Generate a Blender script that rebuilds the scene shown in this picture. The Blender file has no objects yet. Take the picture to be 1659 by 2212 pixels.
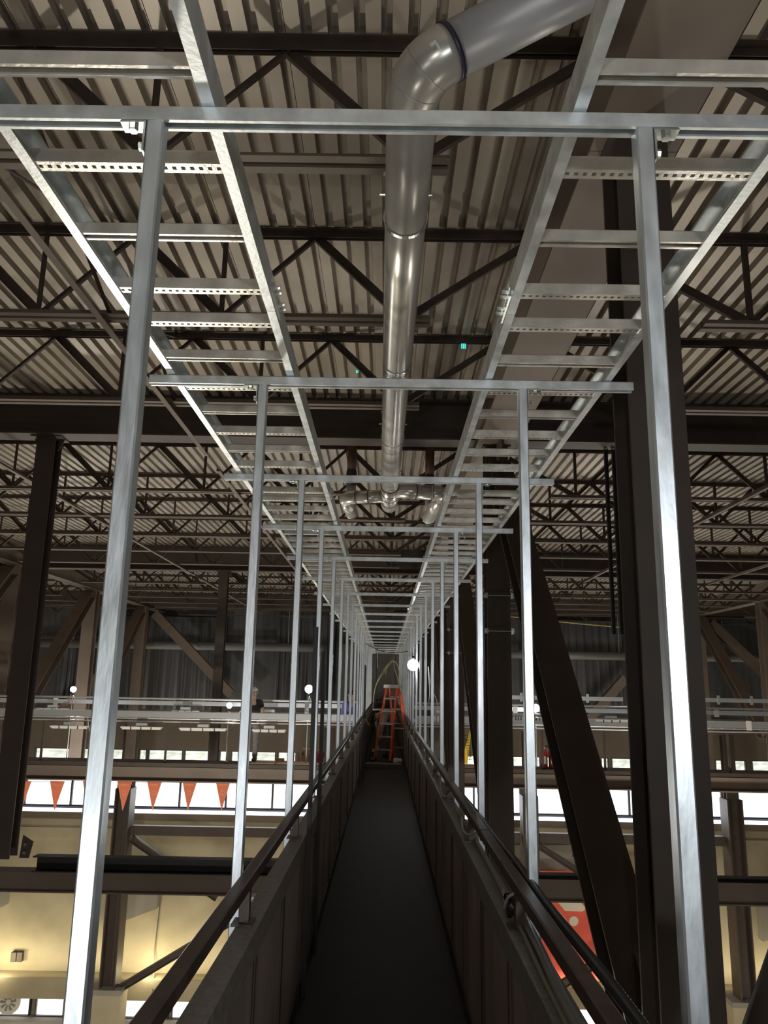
import bpy, math, random
from mathutils import Vector, Matrix
random.seed(7)
sc = bpy.context.scene
C = sc.collection
PI = math.pi
# ------------------------------------------------------------------ camera, world, exposure, lamps
YAW, PITCH, ROLL, FPX = math.radians(-.28), math.radians(12.4), math.radians(-1.02), 1700.0
def cam_axes():
    cy, sy, cp, sp = math.cos(YAW), math.sin(YAW), math.cos(PITCH), math.sin(PITCH)
    fw = Vector((sy*cp, cy*cp, sp)); rt = Vector((cy, -sy, 0)); up = rt.cross(fw)
    c, s = math.cos(ROLL), math.sin(ROLL)
    return c*rt - s*up, s*rt + c*up, fw
RT, UP, FW = cam_axes()
cam_d = bpy.data.cameras.new('camera'); cam = bpy.data.objects.new('camera', cam_d); C.objects.link(cam)
cam.matrix_world = Matrix(((RT.x, UP.x, -FW.x, 0), (RT.y, UP.y, -FW.y, 0), (RT.z, UP.z, -FW.z, 0), (0, 0, 0, 1)))
cam_d.sensor_fit = 'HORIZONTAL'; cam_d.sensor_width = 36; cam_d.lens = 36*FPX/1659
cam_d.clip_start = .02; cam_d.clip_end = 200
sc.camera = cam
sc.view_settings.view_transform = 'Standard'; sc.view_settings.look = 'None'
sc.view_settings.gamma = 1; sc.view_settings.use_curve_mapping = False
sc.view_settings.exposure = 0.0
w = bpy.data.worlds.new('world'); sc.world = w; w.use_nodes = True
w.node_tree.nodes['Background'].inputs[0].default_value = (.75, .72, .68, 1)
w.node_tree.nodes['Background'].inputs[1].default_value = .035

def lamp(name, loc, power, col=(1, .97, .92), r=.05, typ='POINT', rot=None, size=None, size_y=None):
    d = bpy.data.lights.new(name, typ); d.energy = power; d.color = col
    if typ == 'POINT': d.shadow_soft_size = r
    if typ == 'AREA':
        d.shape = 'RECTANGLE'; d.size = size; d.size_y = size_y or size
    o = bpy.data.objects.new(name, d); C.objects.link(o); o.location = loc
    if rot: o.rotation_euler = rot
    return o
# unseen lamps added behind the camera to brighten posts; then work lights in view
lamp('unseen_lamp_behind', (-.30, -2.6, .5), 100, (1, .95, .88), .12)
lamp('unseen_lamp_behind', (1.75, -2.3, .30), 210, (.93, .97, 1), .22)
lamp('unseen_lamp_behind', (-1.85, -2.4, -1.45), 130, (.95, .98, 1), .25)
LAMPS = [((-7.8, 20.2, -.24), 60), ((-3.85, 20.1, -.56), 60), ((-1.9, 20.2, -.13), 420), ((.50, 14.4, .36), 640), ((3.78, 20.3, -.5), 130), ((6.6, 20.2, .2), 50)]
for p, e in LAMPS: lamp('work_light_glow', p, e, (.95, .98, 1), .07)
# unseen lamps added below the catwalk to light trays, joists and deck from underneath
lamp('unseen_hall_lamp', (-4.6, 13.5, -5.2), 1400, (1, .93, .80), .35)
lamp('unseen_hall_lamp', (-3.6, 2.0, -6.5), 290, (1, .93, .82), .4)
lamp('unseen_hall_lamp', (5.5, 5.0, -7.0), 200, (1, .93, .82), .4)
lamp('unseen_hall_lamp', (7.0, 17.5, -6.0), 1000, (1, .93, .82), .4)
lamp('unseen_hall_lamp', (-11.0, 27.0, -3.5), 700, (1, .95, .88), .4)
lamp('unseen_hall_lamp', (9.0, 29.0, -3.5), 450, (1, .95, .88), .4)
# unseen lamps put low in the hall to wash the concrete wall
for x in (-17, -8.5, 0, 8.5, 17):
    lamp('unseen_wall_wash', (x, 31, -13.2), 330, (1, .9, .7), .3)
lamp('unseen_wall_uplight', (0, 38.85, -12.9), 520, (1, .87, .58), 0, 'AREA', (math.radians(145), 0, 0), 46, .4)
for x in (-17.2, -10.4): lamp('unseen_wall_uplight', (x, 38.9, -12.7), 80, (1, .86, .5), .15)
# daylight coming in through the ribbon window
lamp('window_daylight', (0, 39.2, -5.3), 500, (.93, .97, 1), 0, 'AREA', (math.radians(90), 0, PI), 44, 1.2)

# ------------------------------------------------------------------ materials
MATS = {}
def mat(name, col, rough=.6, metal=0.0, noise=None, nscale=8, emit=None, estr=0, bump=None, bscale=40, stretch=(1, 1, 1), spec=.5):
    if name in MATS: return MATS[name]
    m = bpy.data.materials.new(name); m.use_nodes = True; nt = m.node_tree; b = nt.nodes['Principled BSDF']
    b.inputs['Base Color'].default_value = (*col, 1); b.inputs['Roughness'].default_value = rough
    b.inputs['Metallic'].default_value = metal; b.inputs['Specular IOR Level'].default_value = spec
    tc = nt.nodes.new('ShaderNodeTexCoord'); mp = nt.nodes.new('ShaderNodeMapping'); mp.inputs['Scale'].default_value = stretch
    nt.links.new(tc.outputs['Object'], mp.inputs[0])
    if noise is not None:
        n = nt.nodes.new('ShaderNodeTexNoise'); n.inputs['Scale'].default_value = nscale; n.inputs['Detail'].default_value = 6
        nt.links.new(mp.outputs[0], n.inputs['Vector'])
        r = nt.nodes.new('ShaderNodeValToRGB'); r.color_ramp.elements[0].position = .3; r.color_ramp.elements[1].position = .72
        r.color_ramp.elements[0].color = (*[c*(1-noise) for c in col], 1); r.color_ramp.elements[1].color = (*[min(1, c*(1+noise)) for c in col], 1)
        nt.links.new(n.outputs[0], r.inputs[0]); nt.links.new(r.outputs[0], b.inputs['Base Color'])
        if metal > 0:
            q = nt.nodes.new('ShaderNodeMapRange'); q.inputs[3].default_value = max(.05, rough-.12); q.inputs[4].default_value = rough+.15
            nt.links.new(n.outputs[0], q.inputs[0]); nt.links.new(q.outputs[0], b.inputs['Roughness'])
    if bump:
        n2 = nt.nodes.new('ShaderNodeTexNoise'); n2.inputs['Scale'].default_value = bscale; nt.links.new(mp.outputs[0], n2.inputs['Vector'])
        bp = nt.nodes.new('ShaderNodeBump'); bp.inputs['Strength'].default_value = bump; bp.inputs['Distance'].default_value = .02
        nt.links.new(n2.outputs[0], bp.inputs['Height']); nt.links.new(bp.outputs[0], b.inputs['Normal'])
    if emit:
        b.inputs['Emission Color'].default_value = (*emit, 1); b.inputs['Emission Strength'].default_value = estr
    MATS[name] = m; return m
GALV = mat('galvanized', (.74, .78, .79), .42, .8, .18, 14, bump=.04, bscale=60, stretch=(1, 1, 1))
GALVD = mat('galvanized_post', (.70, .75, .78), .36, .8, .12, 16, bump=.035, bscale=40, stretch=(2, 2, .5))
ZINC = mat('zinc_plate', (.78, .82, .80), .22, .95, .1, 30)
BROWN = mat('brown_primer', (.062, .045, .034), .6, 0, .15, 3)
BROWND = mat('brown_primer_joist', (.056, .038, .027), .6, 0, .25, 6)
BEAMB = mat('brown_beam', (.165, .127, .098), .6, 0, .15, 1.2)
DECK = mat('roof_deck', (.40, .345, .28), .42, .25, .16, .9, stretch=(1, .6, 1))
PVC = mat('duct_metal', (.66, .64, .59), .27, .5)
PVCG = mat('duct_grey', (.42, .42, .43), .36, .25, .05, 3)
BLACK = mat('black_rubber', (.02, .02, .022), .5)
BAND = mat('dark_band', (.035, .035, .05), .4)
BLACKS = mat('black_steel', (.022, .02, .019), .5)
CONC = mat('concrete_wall', (.44, .385, .27), .85, 0, .18, .5, bump=.2, bscale=8)
CONCD = mat('concrete_grey', (.30, .28, .24), .85, 0, .12, .6)
CAP = mat('walkway_cap', (.26, .24, .22), .5, .1, .25, 30, bump=.25, bscale=160)
RUST = mat('handrail_brown', (.105, .073, .060), .42, .1, .35, 12)
FLOORW = mat('walkway_plate', (.018, .0145, .012), .7, 0, .3, 6)
DARKW = mat('dark_sheeting', (.085, .085, .09), .45, 0, .35, 1.2, bump=.6, bscale=1.6, stretch=(3, 1, .5))
BROWNW = mat('brown_panelling', (.17, .135, .10), .7, 0, .12, .7)
WHITEF = mat('fixture_white', (.82, .78, .72), .5)
LED = mat('bulb_glow', (1, 1, 1), .5, emit=(.95, .98, 1), estr=45)
GREENLED = mat('green_indicator', (.05, .6, .5), .5, emit=(.05, .9, .7), estr=1.2)
SKYP = mat('window_glass_and_lit_ledge', (.9, .95, 1), .2, emit=(.93, .98, 1), estr=2.2)
SKYT = mat('window_tree_glass', (.8, .85, .75), .2, emit=(.9, .95, .85), estr=1.0)
_n = SKYT.node_tree; _t = _n.nodes.new('ShaderNodeTexNoise'); _t.inputs['Scale'].default_value = 2.2; _t.inputs['Detail'].default_value = 8
_r = _n.nodes.new('ShaderNodeValToRGB'); _r.color_ramp.elements[0].position = .35; _r.color_ramp.elements[1].position = .6
_r.color_ramp.elements[0].color = (.45, .50, .38, 1); _r.color_ramp.elements[1].color = (1.0, 1.0, .96, 1)
_n.links.new(_t.outputs[0], _r.inputs[0]); _n.links.new(_r.outputs[0], _n.nodes['Principled BSDF'].inputs['Emission Color'])
GLOWLOW = mat('ground_window_glass', (.9, .9, .85), .2, emit=(1, .98, .92), estr=1.7)
MULL = mat('mullion', (.06, .055, .075), .5)
LEDGE = mat('white_ledge', (.85, .86, .88), .5)
ORANGE = mat('ladder_orange', (.92, .17, .06), .4, emit=None)
ALU = mat('aluminium', (.75, .77, .78), .35, .7)
CARD = mat('cardboard', (.36, .235, .135), .8, 0, .1, 5)
PLY = mat('plywood', (.50, .36, .24), .7, 0, .15, 3)
REDP = mat('extinguisher_red', (.42, .03, .025), .35)
REDB = mat('banner_red', (.86, .13, .085), .7)
CREAM = mat('banner_cream', (.82, .72, .56), .7)
YEL = mat('caution_yellow', (.92, .63, .03), .5)
SKIN = mat('skin', (.52, .32, .23), .55)
TEE = mat('black_shirt', (.02, .022, .026), .8)
HOOD = mat('grey_jacket', (.30, .30, .31), .85, 0, .3, 20)
JEAN = mat('work_trousers', (.17, .165, .16), .85, 0, .3, 14)
BLUE = mat('blue_shirt', (.12, .13, .38), .8)
HAT = mat('dark_cap', (.03, .028, .03), .4)
HATW = mat('white_hard_hat', (.8, .8, .78), .3)
BOOT = mat('boot', (.05, .045, .04), .7)
WIRE = mat('cable_grey', (.55, .55, .50), .5)
WIREY = mat('cable_yellow', (.55, .50, .16), .5)
SHEET = mat('plastic_wrap', (.75, .75, .75), .3)
PEN = mat('pennant_orange', (.85, .40, .26), .8)
_n = PEN.node_tree; _t = _n.nodes.new('ShaderNodeBsdfTranslucent'); _t.inputs[0].default_value = (.95, .42, .26, 1)
_m = _n.nodes.new('ShaderNodeMixShader'); _m.inputs[0].default_value = .65
_n.links.new(_n.nodes['Principled BSDF'].outputs[0], _m.inputs[1]); _n.links.new(_t.outputs[0], _m.inputs[2]); _n.links.new(_m.outputs[0], _n.nodes['Material Output'].inputs[0])
PENL = mat('pennant_print', (.88, .42, .22), .8)
PIPEO = mat('pipe_orange', (.06, .021, .011), .6)

def mesh_screen():
    m = bpy.data.materials.new('expanded_mesh'); m.use_nodes = True; nt = m.node_tree; b = nt.nodes['Principled BSDF']
    tc = nt.nodes.new('ShaderNodeTexCoord'); mp = nt.nodes.new('ShaderNodeMapping')
    mp.inputs['Scale'].default_value = (1, 42, 75); nt.links.new(tc.outputs['Object'], mp.inputs[0])
    vo = nt.nodes.new('ShaderNodeTexVoronoi'); vo.inputs['Scale'].default_value = 1.0; vo.inputs['Randomness'].default_value = 0
    nt.links.new(mp.outputs[0], vo.inputs['Vector'])
    rr = nt.nodes.new('ShaderNodeValToRGB'); rr.color_ramp.elements[0].position = .28; rr.color_ramp.elements[1].position = .42
    rr.color_ramp.elements[0].color = (.02, .016, .014, 1); rr.color_ramp.elements[1].color = (.62, .50, .44, 1)
    nt.links.new(vo.outputs['Distance'], rr.inputs[0])
    n = nt.nodes.new('ShaderNodeTexNoise'); n.inputs['Scale'].default_value = 3
    mp2 = nt.nodes.new('ShaderNodeMapping'); mp2.inputs['Scale'].default_value = (1, 2, .3)
    nt.links.new(tc.outputs['Object'], mp2.inputs[0]); nt.links.new(mp2.outputs[0], n.inputs['Vector'])
    mx = nt.nodes.new('ShaderNodeMixRGB'); mx.blend_type = 'MULTIPLY'; mx.inputs[0].default_value = .8
    nt.links.new(rr.outputs[0], mx.inputs[1]); nt.links.new(n.outputs[0], mx.inputs[2]); nt.links.new(mx.outputs[0], b.inputs['Base Color'])
    b.inputs['Roughness'].default_value = .45
    bp = nt.nodes.new('ShaderNodeBump'); bp.inputs['Strength'].default_value = .5; bp.inputs['Distance'].default_value = .004
    nt.links.new(vo.outputs['Distance'], bp.inputs['Height']); nt.links.new(bp.outputs[0], b.inputs['Normal'])
    return m
MESHM = mesh_screen()

# ------------------------------------------------------------------ helpers
def P(px, py, Y):
    """point of the place seen at a picture position, on the plane at distance Y"""
    d = RT*((px-829.5)/FPX) + UP*((1106-py)/FPX) + FW
    return d*(Y/d.y)
class MB:
    def __init__(s): s.v = []; s.f = []; s.sm = []
    def face(s, idx, sm=False): s.f.append(idx); s.sm.append(sm)
    def box(s, x0, x1, y0, y1, z0, z1):
        n = len(s.v)
        s.v += [(x0, y0, z0), (x1, y0, z0), (x1, y1, z0), (x0, y1, z0), (x0, y0, z1), (x1, y0, z1), (x1, y1, z1), (x0, y1, z1)]
        for q in ((0, 3, 2, 1), (4, 5, 6, 7), (0, 1, 5, 4), (1, 2, 6, 5), (2, 3, 7, 6), (3, 0, 4, 7)): s.face([n+i for i in q])
        return s
    def ext(s, prof, p0, p1, up=(0, 0, 1), caps=True, smooth=False):
        p0 = Vector(p0); p1 = Vector(p1); t = (p1-p0).normalized(); sd = t.cross(Vector(up)).normalized(); u = sd.cross(t)
        n = len(s.v); k = len(prof)
        for p in (p0, p1):
            for a, b in prof: s.v.append(tuple(p + sd*a + u*b))
        for i in range(k): s.face([n+i, n+(i+1) % k, n+k+(i+1) % k, n+k+i], smooth)
        if caps: s.face([n+i for i in reversed(range(k))]); s.face([n+k+i for i in range(k)])
        return s
    def bar(s, p0, p1, w_, h_, up=(0, 0, 1)):
        return s.ext([(-w_/2, -h_/2), (w_/2, -h_/2), (w_/2, h_/2), (-w_/2, h_/2)], p0, p1, up)
    def cyl(s, p0, p1, r, seg=12, up=None):
        t = (Vector(p1)-Vector(p0)).normalized()
        up = up or ((0, 0, 1) if abs(t.z) < .9 else (0, 1, 0))
        return s.ext([(r*math.cos(2*PI*i/seg), r*math.sin(2*PI*i/seg)) for i in range(seg)], p0, p1, up, True, seg > 8)
    def tube(s, pts, r, seg=8, rf=None, caps=True):
        pts = [Vector(p) for p in pts]; n0 = len(s.v); N = len(pts)
        prev = None
        for i, p in enumerate(pts):
            t = (pts[min(i+1, N-1)]-pts[max(i-1, 0)]).normalized()
            if prev is None: a = t.cross(Vector((0, 0, 1)) if abs(t.z) < .9 else Vector((1, 0, 0))).normalized()
            else: a = (prev - t*prev.dot(t)).normalized()
            prev = a; b = t.cross(a); rr = rf(i) if rf else r
            for k in range(seg):
                an = 2*PI*k/seg; s.v.append(tuple(p + a*rr*math.cos(an) + b*rr*math.sin(an)))
        for i in range(N-1):
            for k in range(seg):
                s.face([n0+i*seg+k, n0+i*seg+(k+1) % seg, n0+(i+1)*seg+(k+1) % seg, n0+(i+1)*seg+k], True)
        if caps: s.face([n0+k for k in reversed(range(seg))]); s.face([n0+(N-1)*seg+k for k in range(seg)])
        return s
    def poly(s, pts, d):
        """flat outline with thickness d (a vector)"""
        n = len(s.v); k = len(pts); d = Vector(d)
        s.v += [tuple(p) for p in pts] + [tuple(Vector(p)+d) for p in pts]
        s.face([n+i for i in reversed(range(k))]); s.face([n+k+i for i in range(k)])
        for i in range(k): s.face([n+i, n+(i+1) % k, n+k+(i+1) % k, n+k+i])
        return s
    def ball(s, c, r, seg=12, rings=8, sc_=(1, 1, 1), zmin=-1):
        n = len(s.v)
        for j in range(rings+1):
            th = PI*j/rings
            for i in range(seg):
                ph = 2*PI*i/seg; z = max(math.cos(th), zmin)
                s.v.append((c[0]+r*sc_[0]*math.sin(th)*math.cos(ph), c[1]+r*sc_[1]*math.sin(th)*math.sin(ph), c[2]+r*sc_[2]*z))
        for j in range(rings):
            for i in range(seg): s.face([n+j*seg+i, n+(j+1)*seg+i, n+(j+1)*seg+(i+1) % seg, n+j*seg+(i+1) % seg], True)
        return s
    def build(s, name, m, parent=None, loc=None):
        me = bpy.data.meshes.new(name); me.from_pydata(s.v, [], s.f); me.materials.append(m)
        me.polygons.foreach_set('use_smooth', s.sm); me.update()
        o = bpy.data.objects.new(name, me); C.objects.link(o)
        if parent: o.parent = parent
        if loc: o.location = loc
        return o
def tag(o, label=None, cat=None, group=None, kind=None):
    if label: o['label'] = label
    if cat: o['category'] = cat
    if group: o['group'] = group
    if kind: o['kind'] = kind
    return o
def empty(name, loc, label, cat, group=None, rz=0):
    o = bpy.data.objects.new(name, None); C.objects.link(o); o.location = loc; o.rotation_euler.z = rz; o.empty_display_size = .1
    return tag(o, label, cat, group)
def struct(mb, name, m): return tag(mb.build(name, m), kind='structure')
def copy_tree(o, parent=None):
    c = o.copy(); C.objects.link(c); c.parent = parent
    for ch in [x for x in KIDS.get(o.name, [])]: copy_tree(ch, c)
    return c
KIDS = {}
def note_kids(root):
    KIDS.clear()
    for o in bpy.data.objects:
        if o.parent: KIDS.setdefault(o.parent.name, []).append(o)
ORD = ['nearest', 'second', 'third', 'fourth', 'fifth', 'sixth', 'seventh', 'eighth', 'ninth', 'tenth', 'eleventh', 'twelfth', 'thirteenth',
       'fourteenth', 'fifteenth', 'sixteenth', 'seventeenth', 'eighteenth', 'nineteenth', 'twentieth', 'twenty-first', 'twenty-second']
def nth(i, n=None):
    return 'nearest to the camera' if i == 0 else ('farthest from the camera' if n and i == n-1 else ORD[i] + ' from the camera')
def strut_prof(w_=.041, h_=.041, t=.0028, lip=.0095, dn=.007):
    """channel with in-turned lips, opening towards -b"""
    a = w_/2; b = h_/2; i = a-t; L = a-lip
    return [(-a, -b), (-L, -b), (-L, -b+dn), (-L-t, -b+dn), (-L-t, -b+t), (-i, -b+t), (-i, b-t), (i, b-t), (i, -b+t), (L+t, -b+t), (L+t, -b+dn),
            (L, -b+dn), (L, -b), (a, -b), (a, b-.004), (a-.004, b), (-a+.004, b), (-a, b-.004)]
def W_prof(w_, h_, tf, tw):
    a, b, c = w_/2, h_/2, tw/2
    return [(-a, -b), (a, -b), (a, -b+tf), (c, -b+tf), (c, b-tf), (a, b-tf), (a, b), (-a, b), (-a, b-tf), (-c, b-tf), (-c, -b+tf), (-a, -b+tf)]

GRID = [4.45, 10.95, 17.4, 23.85, 30.35, 36.85]
XB = [-24.3, -11.35, 1.54, 14.5, 27.4]
ZF = -15.0
# ------------------------------------------------------------------ setting
mb = MB(); x = -24.5; prof = []
per = .17; k = 0
while x < 27.5:
    prof += [(x, 0), (x+.098, 0), (x+.104, .075), (x+.162, .075)]
    if k % 5 == 4: prof += [(x+.162, -.004), (x+.166, -.004), (x+.166, .075)]
    x += per; k += 1
top = [(27.5, .10), (-24.5, .10)]
pts = prof + top
n = len(prof)
for Y in (-6, 41):
    for a, b in prof: mb.v.append((a, Y, 4.05+b))
for i in range(n-1): mb.face([i, i+1, n+i+1, n+i])
m_ = len(mb.v); mb.box(-24.5, 27.5, -6, 41, 4.15, 4.25)
struct(mb, 'ceiling', DECK)
struct(MB().box(-24.5, 27.5, -12, 41, ZF-.3, ZF), 'floor', CONCD)
struct(MB().box(-24.9, -24.5, -12, 41, ZF, 4.25), 'wall_left', CONCD)
struct(MB().box(27.5, 27.9, -12, 41, ZF, 4.25), 'wall_right', CONCD)
YW = 40.0
zs = [4.2, -1.35, -3.26, -3.80, -4.75, -5.93, -6.12, -6.45, -13.1, -14.0, ZF]
struct(MB().box(-24.5, 27.5, YW, YW+.3, -1.35, 4.2), 'wall_back', DARKW)
# brown panelling band with the row of small windows, then the ribbon window, then concrete
def bx(a, b, z0, z1, Y0, Y1, m, name): return struct(MB().box(a, b, Y0, Y1, z0, z1), name, m)
bx(-24.5, 27.5, -3.26, -1.35, YW-.05, YW+.3, BROWNW, 'trim_1')
bx(-24.5, 27.5, -4.72, -3.84, YW-.05, YW+.3, BROWNW, 'trim_2')
bx(-24.5, 27.5, -6.02, -5.93, YW-.1, YW+.3, MULL, 'trim_3')
bx(-24.5, 27.5, -6.16, -6.05, YW-.31, YW+.3, SKYP, 'window_90')  # white ledge under the windows; its daylit brightness is painted as glow
bx(-24.5, 27.5, -6.47, -6.15, YW-.3, YW+.3, BROWNW, 'trim_5')
bx(-24.5, 27.5, -14.0, -6.47, YW, YW+.3, CONC, 'wall_concrete')
bx(-24.5, 27.5, -14.0, -13.15, YW-.9, YW, CONC, 'trim_6')
bx(-24.5, 27.5, -7.35, -6.9, YW-.12, YW, CONC, 'trim_7')
PXB = 421/1700*39.2
x271 = P(271, 1720, YW).x
COLX = [x271 + PXB*i for i in range(-1, 5)]
wn = 0
def window(x0, x1, z0, z1, pane, Y=YW, chamf=0):
    global wn; wn += 1
    t = .045
    f = MB(); f.box(x0, x0+t, Y-.04, Y+.2, z0, z1); f.box(x1-t, x1, Y-.04, Y+.2, z0, z1); f.box(x0+t, x1-t, Y-.04, Y+.2, z1-t, z1); f.box(x0+t, x1-t, Y-.04, Y+.2, z0, z0+t)
    if chamf:
        for a, b in ((x0+t, 1), (x1-t, -1)): f.poly([(a, Y-.03, z0+t), (a+b*chamf, Y-.03, z0+t), (a, Y-.03, z0+t+chamf)], (0, .05, 0))
    o = struct(f, 'window_%d' % wn, MULL)
    MB().box(x0+t, x1-t, Y+.10, Y+.12, z0+t, z1-t).build('window_pane', pane, o)
    return o
for i in range(len(COLX)-1):
    a = max(COLX[i]+.38, -24.5); b = min(COLX[i+1]-.38, 27.5)
    if b-a < 1: continue
    nn = max(1, round((b-a)/2.35)); s_ = (b-a)/nn
    for j in range(nn): window(a+j*s_, a+(j+1)*s_, -5.93, -4.72, SKYP)
    bx(COLX[i]-.38, COLX[i]+.38, -5.93, -4.72, YW-.05, YW+.3, BROWNW, 'trim_%d' % (10+i))
small = [(20, 60), (75, 150), (160, 198), (222, 268), (300, 317), (320, 395), (398, 456), (474, 495), (499, 520), (524, 596), (600, 640), (655, 700), (915, 955), (1000, 1030), (1107, 1167), (1180, 1220), (1240, 1285),
         (1297, 1314), (1320, 1366), (1380, 1450), (1470, 1530), (1543, 1573), (1580, 1610), (1622, 1690)]
last = -24.5
for a, b in small:
    xa = P(a, 1632, YW).x; xb = P(b, 1632, YW).x
    if xa-last > .01: bx(last, xa, -3.84, -3.26, YW-.05, YW+.3, BROWNW, 'trim_%d' % (20+small.index((a, b))))
    window(xa, xb, -3.84, -3.26, SKYT, YW, .09); last = xb
bx(last, 27.5, -3.84, -3.26, YW-.05, YW+.3, BROWNW, 'trim_60')
for a, b in ((-160, -20), (-15, 66), (78, 140), (148, 212), (270, 365), (372, 480), (1100, 1180), (1190, 1290), (1300, 1400), (1590, 1659), (1665, 1760)):
    window(P(a, 2180, YW).x, P(b, 2180, YW).x, ZF, -14.0, GLOWLOW, YW-.1)
bx(-24.5, 27.5, ZF, -14.0, YW+.1, YW+.3, CONC, 'trim_61')
# end wall of dark panels closing the catwalk
MBw = MB()
for i in range(5): MBw.box(-2.2+i*.9, -1.32+i*.9, 38.6, 38.72, -1.9, 1.9)
tag(MBw.build('end_panel', mat('end_panel_dark', (.10, .095, .088), .6, 0, .2, 2)), 'dark panelled partition at the far end of the catwalk behind the ladder', 'partition')

# ------------------------------------------------------------------ big steel
# beams along the view
LAB = {1: 'left of the catwalk', 2: 'right of the catwalk', 3: 'far to the right'}
for bi in (1, 2, 3):
    xb = XB[bi]; ys = [-2.0] + GRID + [39.9]
    for i in range(len(ys)-1):
        if bi != 2 and ys[i+1] < 15: continue
        wd = .56 if bi == 2 else .40
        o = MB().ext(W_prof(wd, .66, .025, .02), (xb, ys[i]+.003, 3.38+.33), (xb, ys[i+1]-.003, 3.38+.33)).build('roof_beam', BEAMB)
        tag(o, 'wide brown roof beam running away %s, bay %s' % (LAB[bi], nth(i)), 'beam', 'roof beams running along the hall')
# columns and diagonal braces on the line right of the walkway
cp = W_prof(.32, .32, .022, .016)
for i, Y in enumerate(GRID):
    r = empty('steel_column', (1.54, Y, ZF), 'tall dark brown steel column on the line right of the catwalk, ' + nth(i, 6), 'column', 'columns right of the catwalk')
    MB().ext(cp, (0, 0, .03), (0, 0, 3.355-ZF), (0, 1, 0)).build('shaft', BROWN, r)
    MB().box(-.25, .25, -.2, .2, 0, .03).build('base_plate', BROWN, r)
    MB().box(-.2, .2, -.18, .18, 3.355-ZF, 3.378-ZF).build('cap_plate', BROWN, r)
for i in range(5):
    r = empty('diagonal_brace', (1.54, GRID[i], -2.3), 'heavy brown diagonal brace rising away right of the catwalk, ' + nth(i, 5), 'brace', 'diagonal braces right of the catwalk')
    dY = GRID[i+1]-GRID[i]
    MB().ext(W_prof(.30, .30, .02, .016), (0, .30, .10), (0, dY-.35, 5.25), (0, 0, 1)).build('shaft', BROWN, r)
    MB().poly([(-.012, .17, -.5), (-.012, .17, .6), (-.012, .75, .8), (-.012, .75, .1)], (.024, 0, 0)).build('gusset_plate', BROWN, r)
    MB().poly([(-.012, dY-.9, 4.4), (-.012, dY-.17, 4.4), (-.012, dY-.17, 5.66), (-.012, dY-.75, 5.66)], (.024, 0, 0)).build('gusset_plate', BROWN, r)
# columns at x=-5 below the girders
for i, (Y, z0) in enumerate(((11.0, -2.28), (23.85, -2.7))):
    r = empty('steel_column', (-4.95, Y, z0), ('brown steel column standing on the low beam at the left', 'thin brown steel column farther back at the left, below the second girder')[i], 'column', 'columns left of the catwalk')
    MB().ext(W_prof(.27, .25, .02, .014), (0, 0, 0), (0, 0, 3.42-z0-(0, .14)[i]), (0, 1, 0)).build('shaft', BROWN, r)
    b_ = MB(); b_.box(-.22, .22, -.16, .16, 3.42-z0-(0, .14)[i], 3.44-z0-(0, .14)[i]).build('cap_plate', BROWN, r)
    for sx in (-1, 1):
        MB().poly([(sx*.135, -.01, 3.42-z0-.14*i), (sx*.22, -.01, 3.42-z0-.14*i), (sx*.135, -.01, 3.24-z0-.14*i)], (0, .02, 0)).build('stiffener', BROWN, r)
# side columns and braces
for s_, xb in ((-1, -11.35), (1, 14.5)):
    for i in (3, 4, 5):
        Y = GRID[i]
        side = 'left' if s_ < 0 else 'right'
        zc_ = (-2.7, -3.4, -4.2)[i-3]
        r = empty('steel_column', (xb, Y, zc_), 'brown column of the outer %s frame, %s' % (side, ('front one', 'middle one', 'rear one')[i-3]), 'column', 'columns of the outer frames')
        MB().ext(W_prof(.45, .40, .025, .02), (0, 0, 0), (0, 0, 3.37-zc_), (0, 1, 0)).build('shaft', BEAMB, r)
        b_ = MB().ext(W_prof(.42, .36, .02, .02), (xb, Y-.3, 3.2), (xb, Y-5.7, -1.6), (0, 0, 1)).build('diagonal_brace', BEAMB)
        tag(b_, 'brown diagonal brace of the outer %s frame, %s' % (side, ('front one', 'middle one', 'rear one')[i-3]), 'brace', 'braces of the outer frames')
for a, b, Y, t in (((335, 1325), (500, 1500), 37.2, 'descending to the right at the left rear'), ((215, 1460), (120, 1545), 37.2, 'low at the left rear beside the bulb'),
                   ((1350, 1465), (1265, 1560), 37.2, 'pale in the gap right of the catwalk'), ((1532, 1345), (1700, 1500), 37.2, 'upper one at the right edge'), ((1515, 1345), (1655, 1600), 37.0, 'steep one at the right edge')):
    pa, pb = P(*a, Y), P(*b, Y)
    tag(MB().ext(W_prof(.40, .36, .03, .03), pa, pb, (0, 1, 0)).build('diagonal_brace', BEAMB), 'brown diagonal member near the rear wall, ' + t, 'brace', 'diagonal members near the rear wall')
# girders across the view
for gi, (Y, zb, fw_) in enumerate(((10.95, 3.44, .36), (23.85, 3.3, .36), (36.85, 3.3, .36))):
    for j in range(4):
        h_ = 4.04-zb
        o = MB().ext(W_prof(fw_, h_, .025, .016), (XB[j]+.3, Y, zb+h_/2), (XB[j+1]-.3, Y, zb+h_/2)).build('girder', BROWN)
        tag(o, 'deep dark brown girder across the hall, %s row, %s' % (('front', 'middle', 'rear')[gi], ('far left length', 'length over the catwalk', 'length right of the catwalk', 'far right length')[j]), 'girder', 'girders across the hall')

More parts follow.
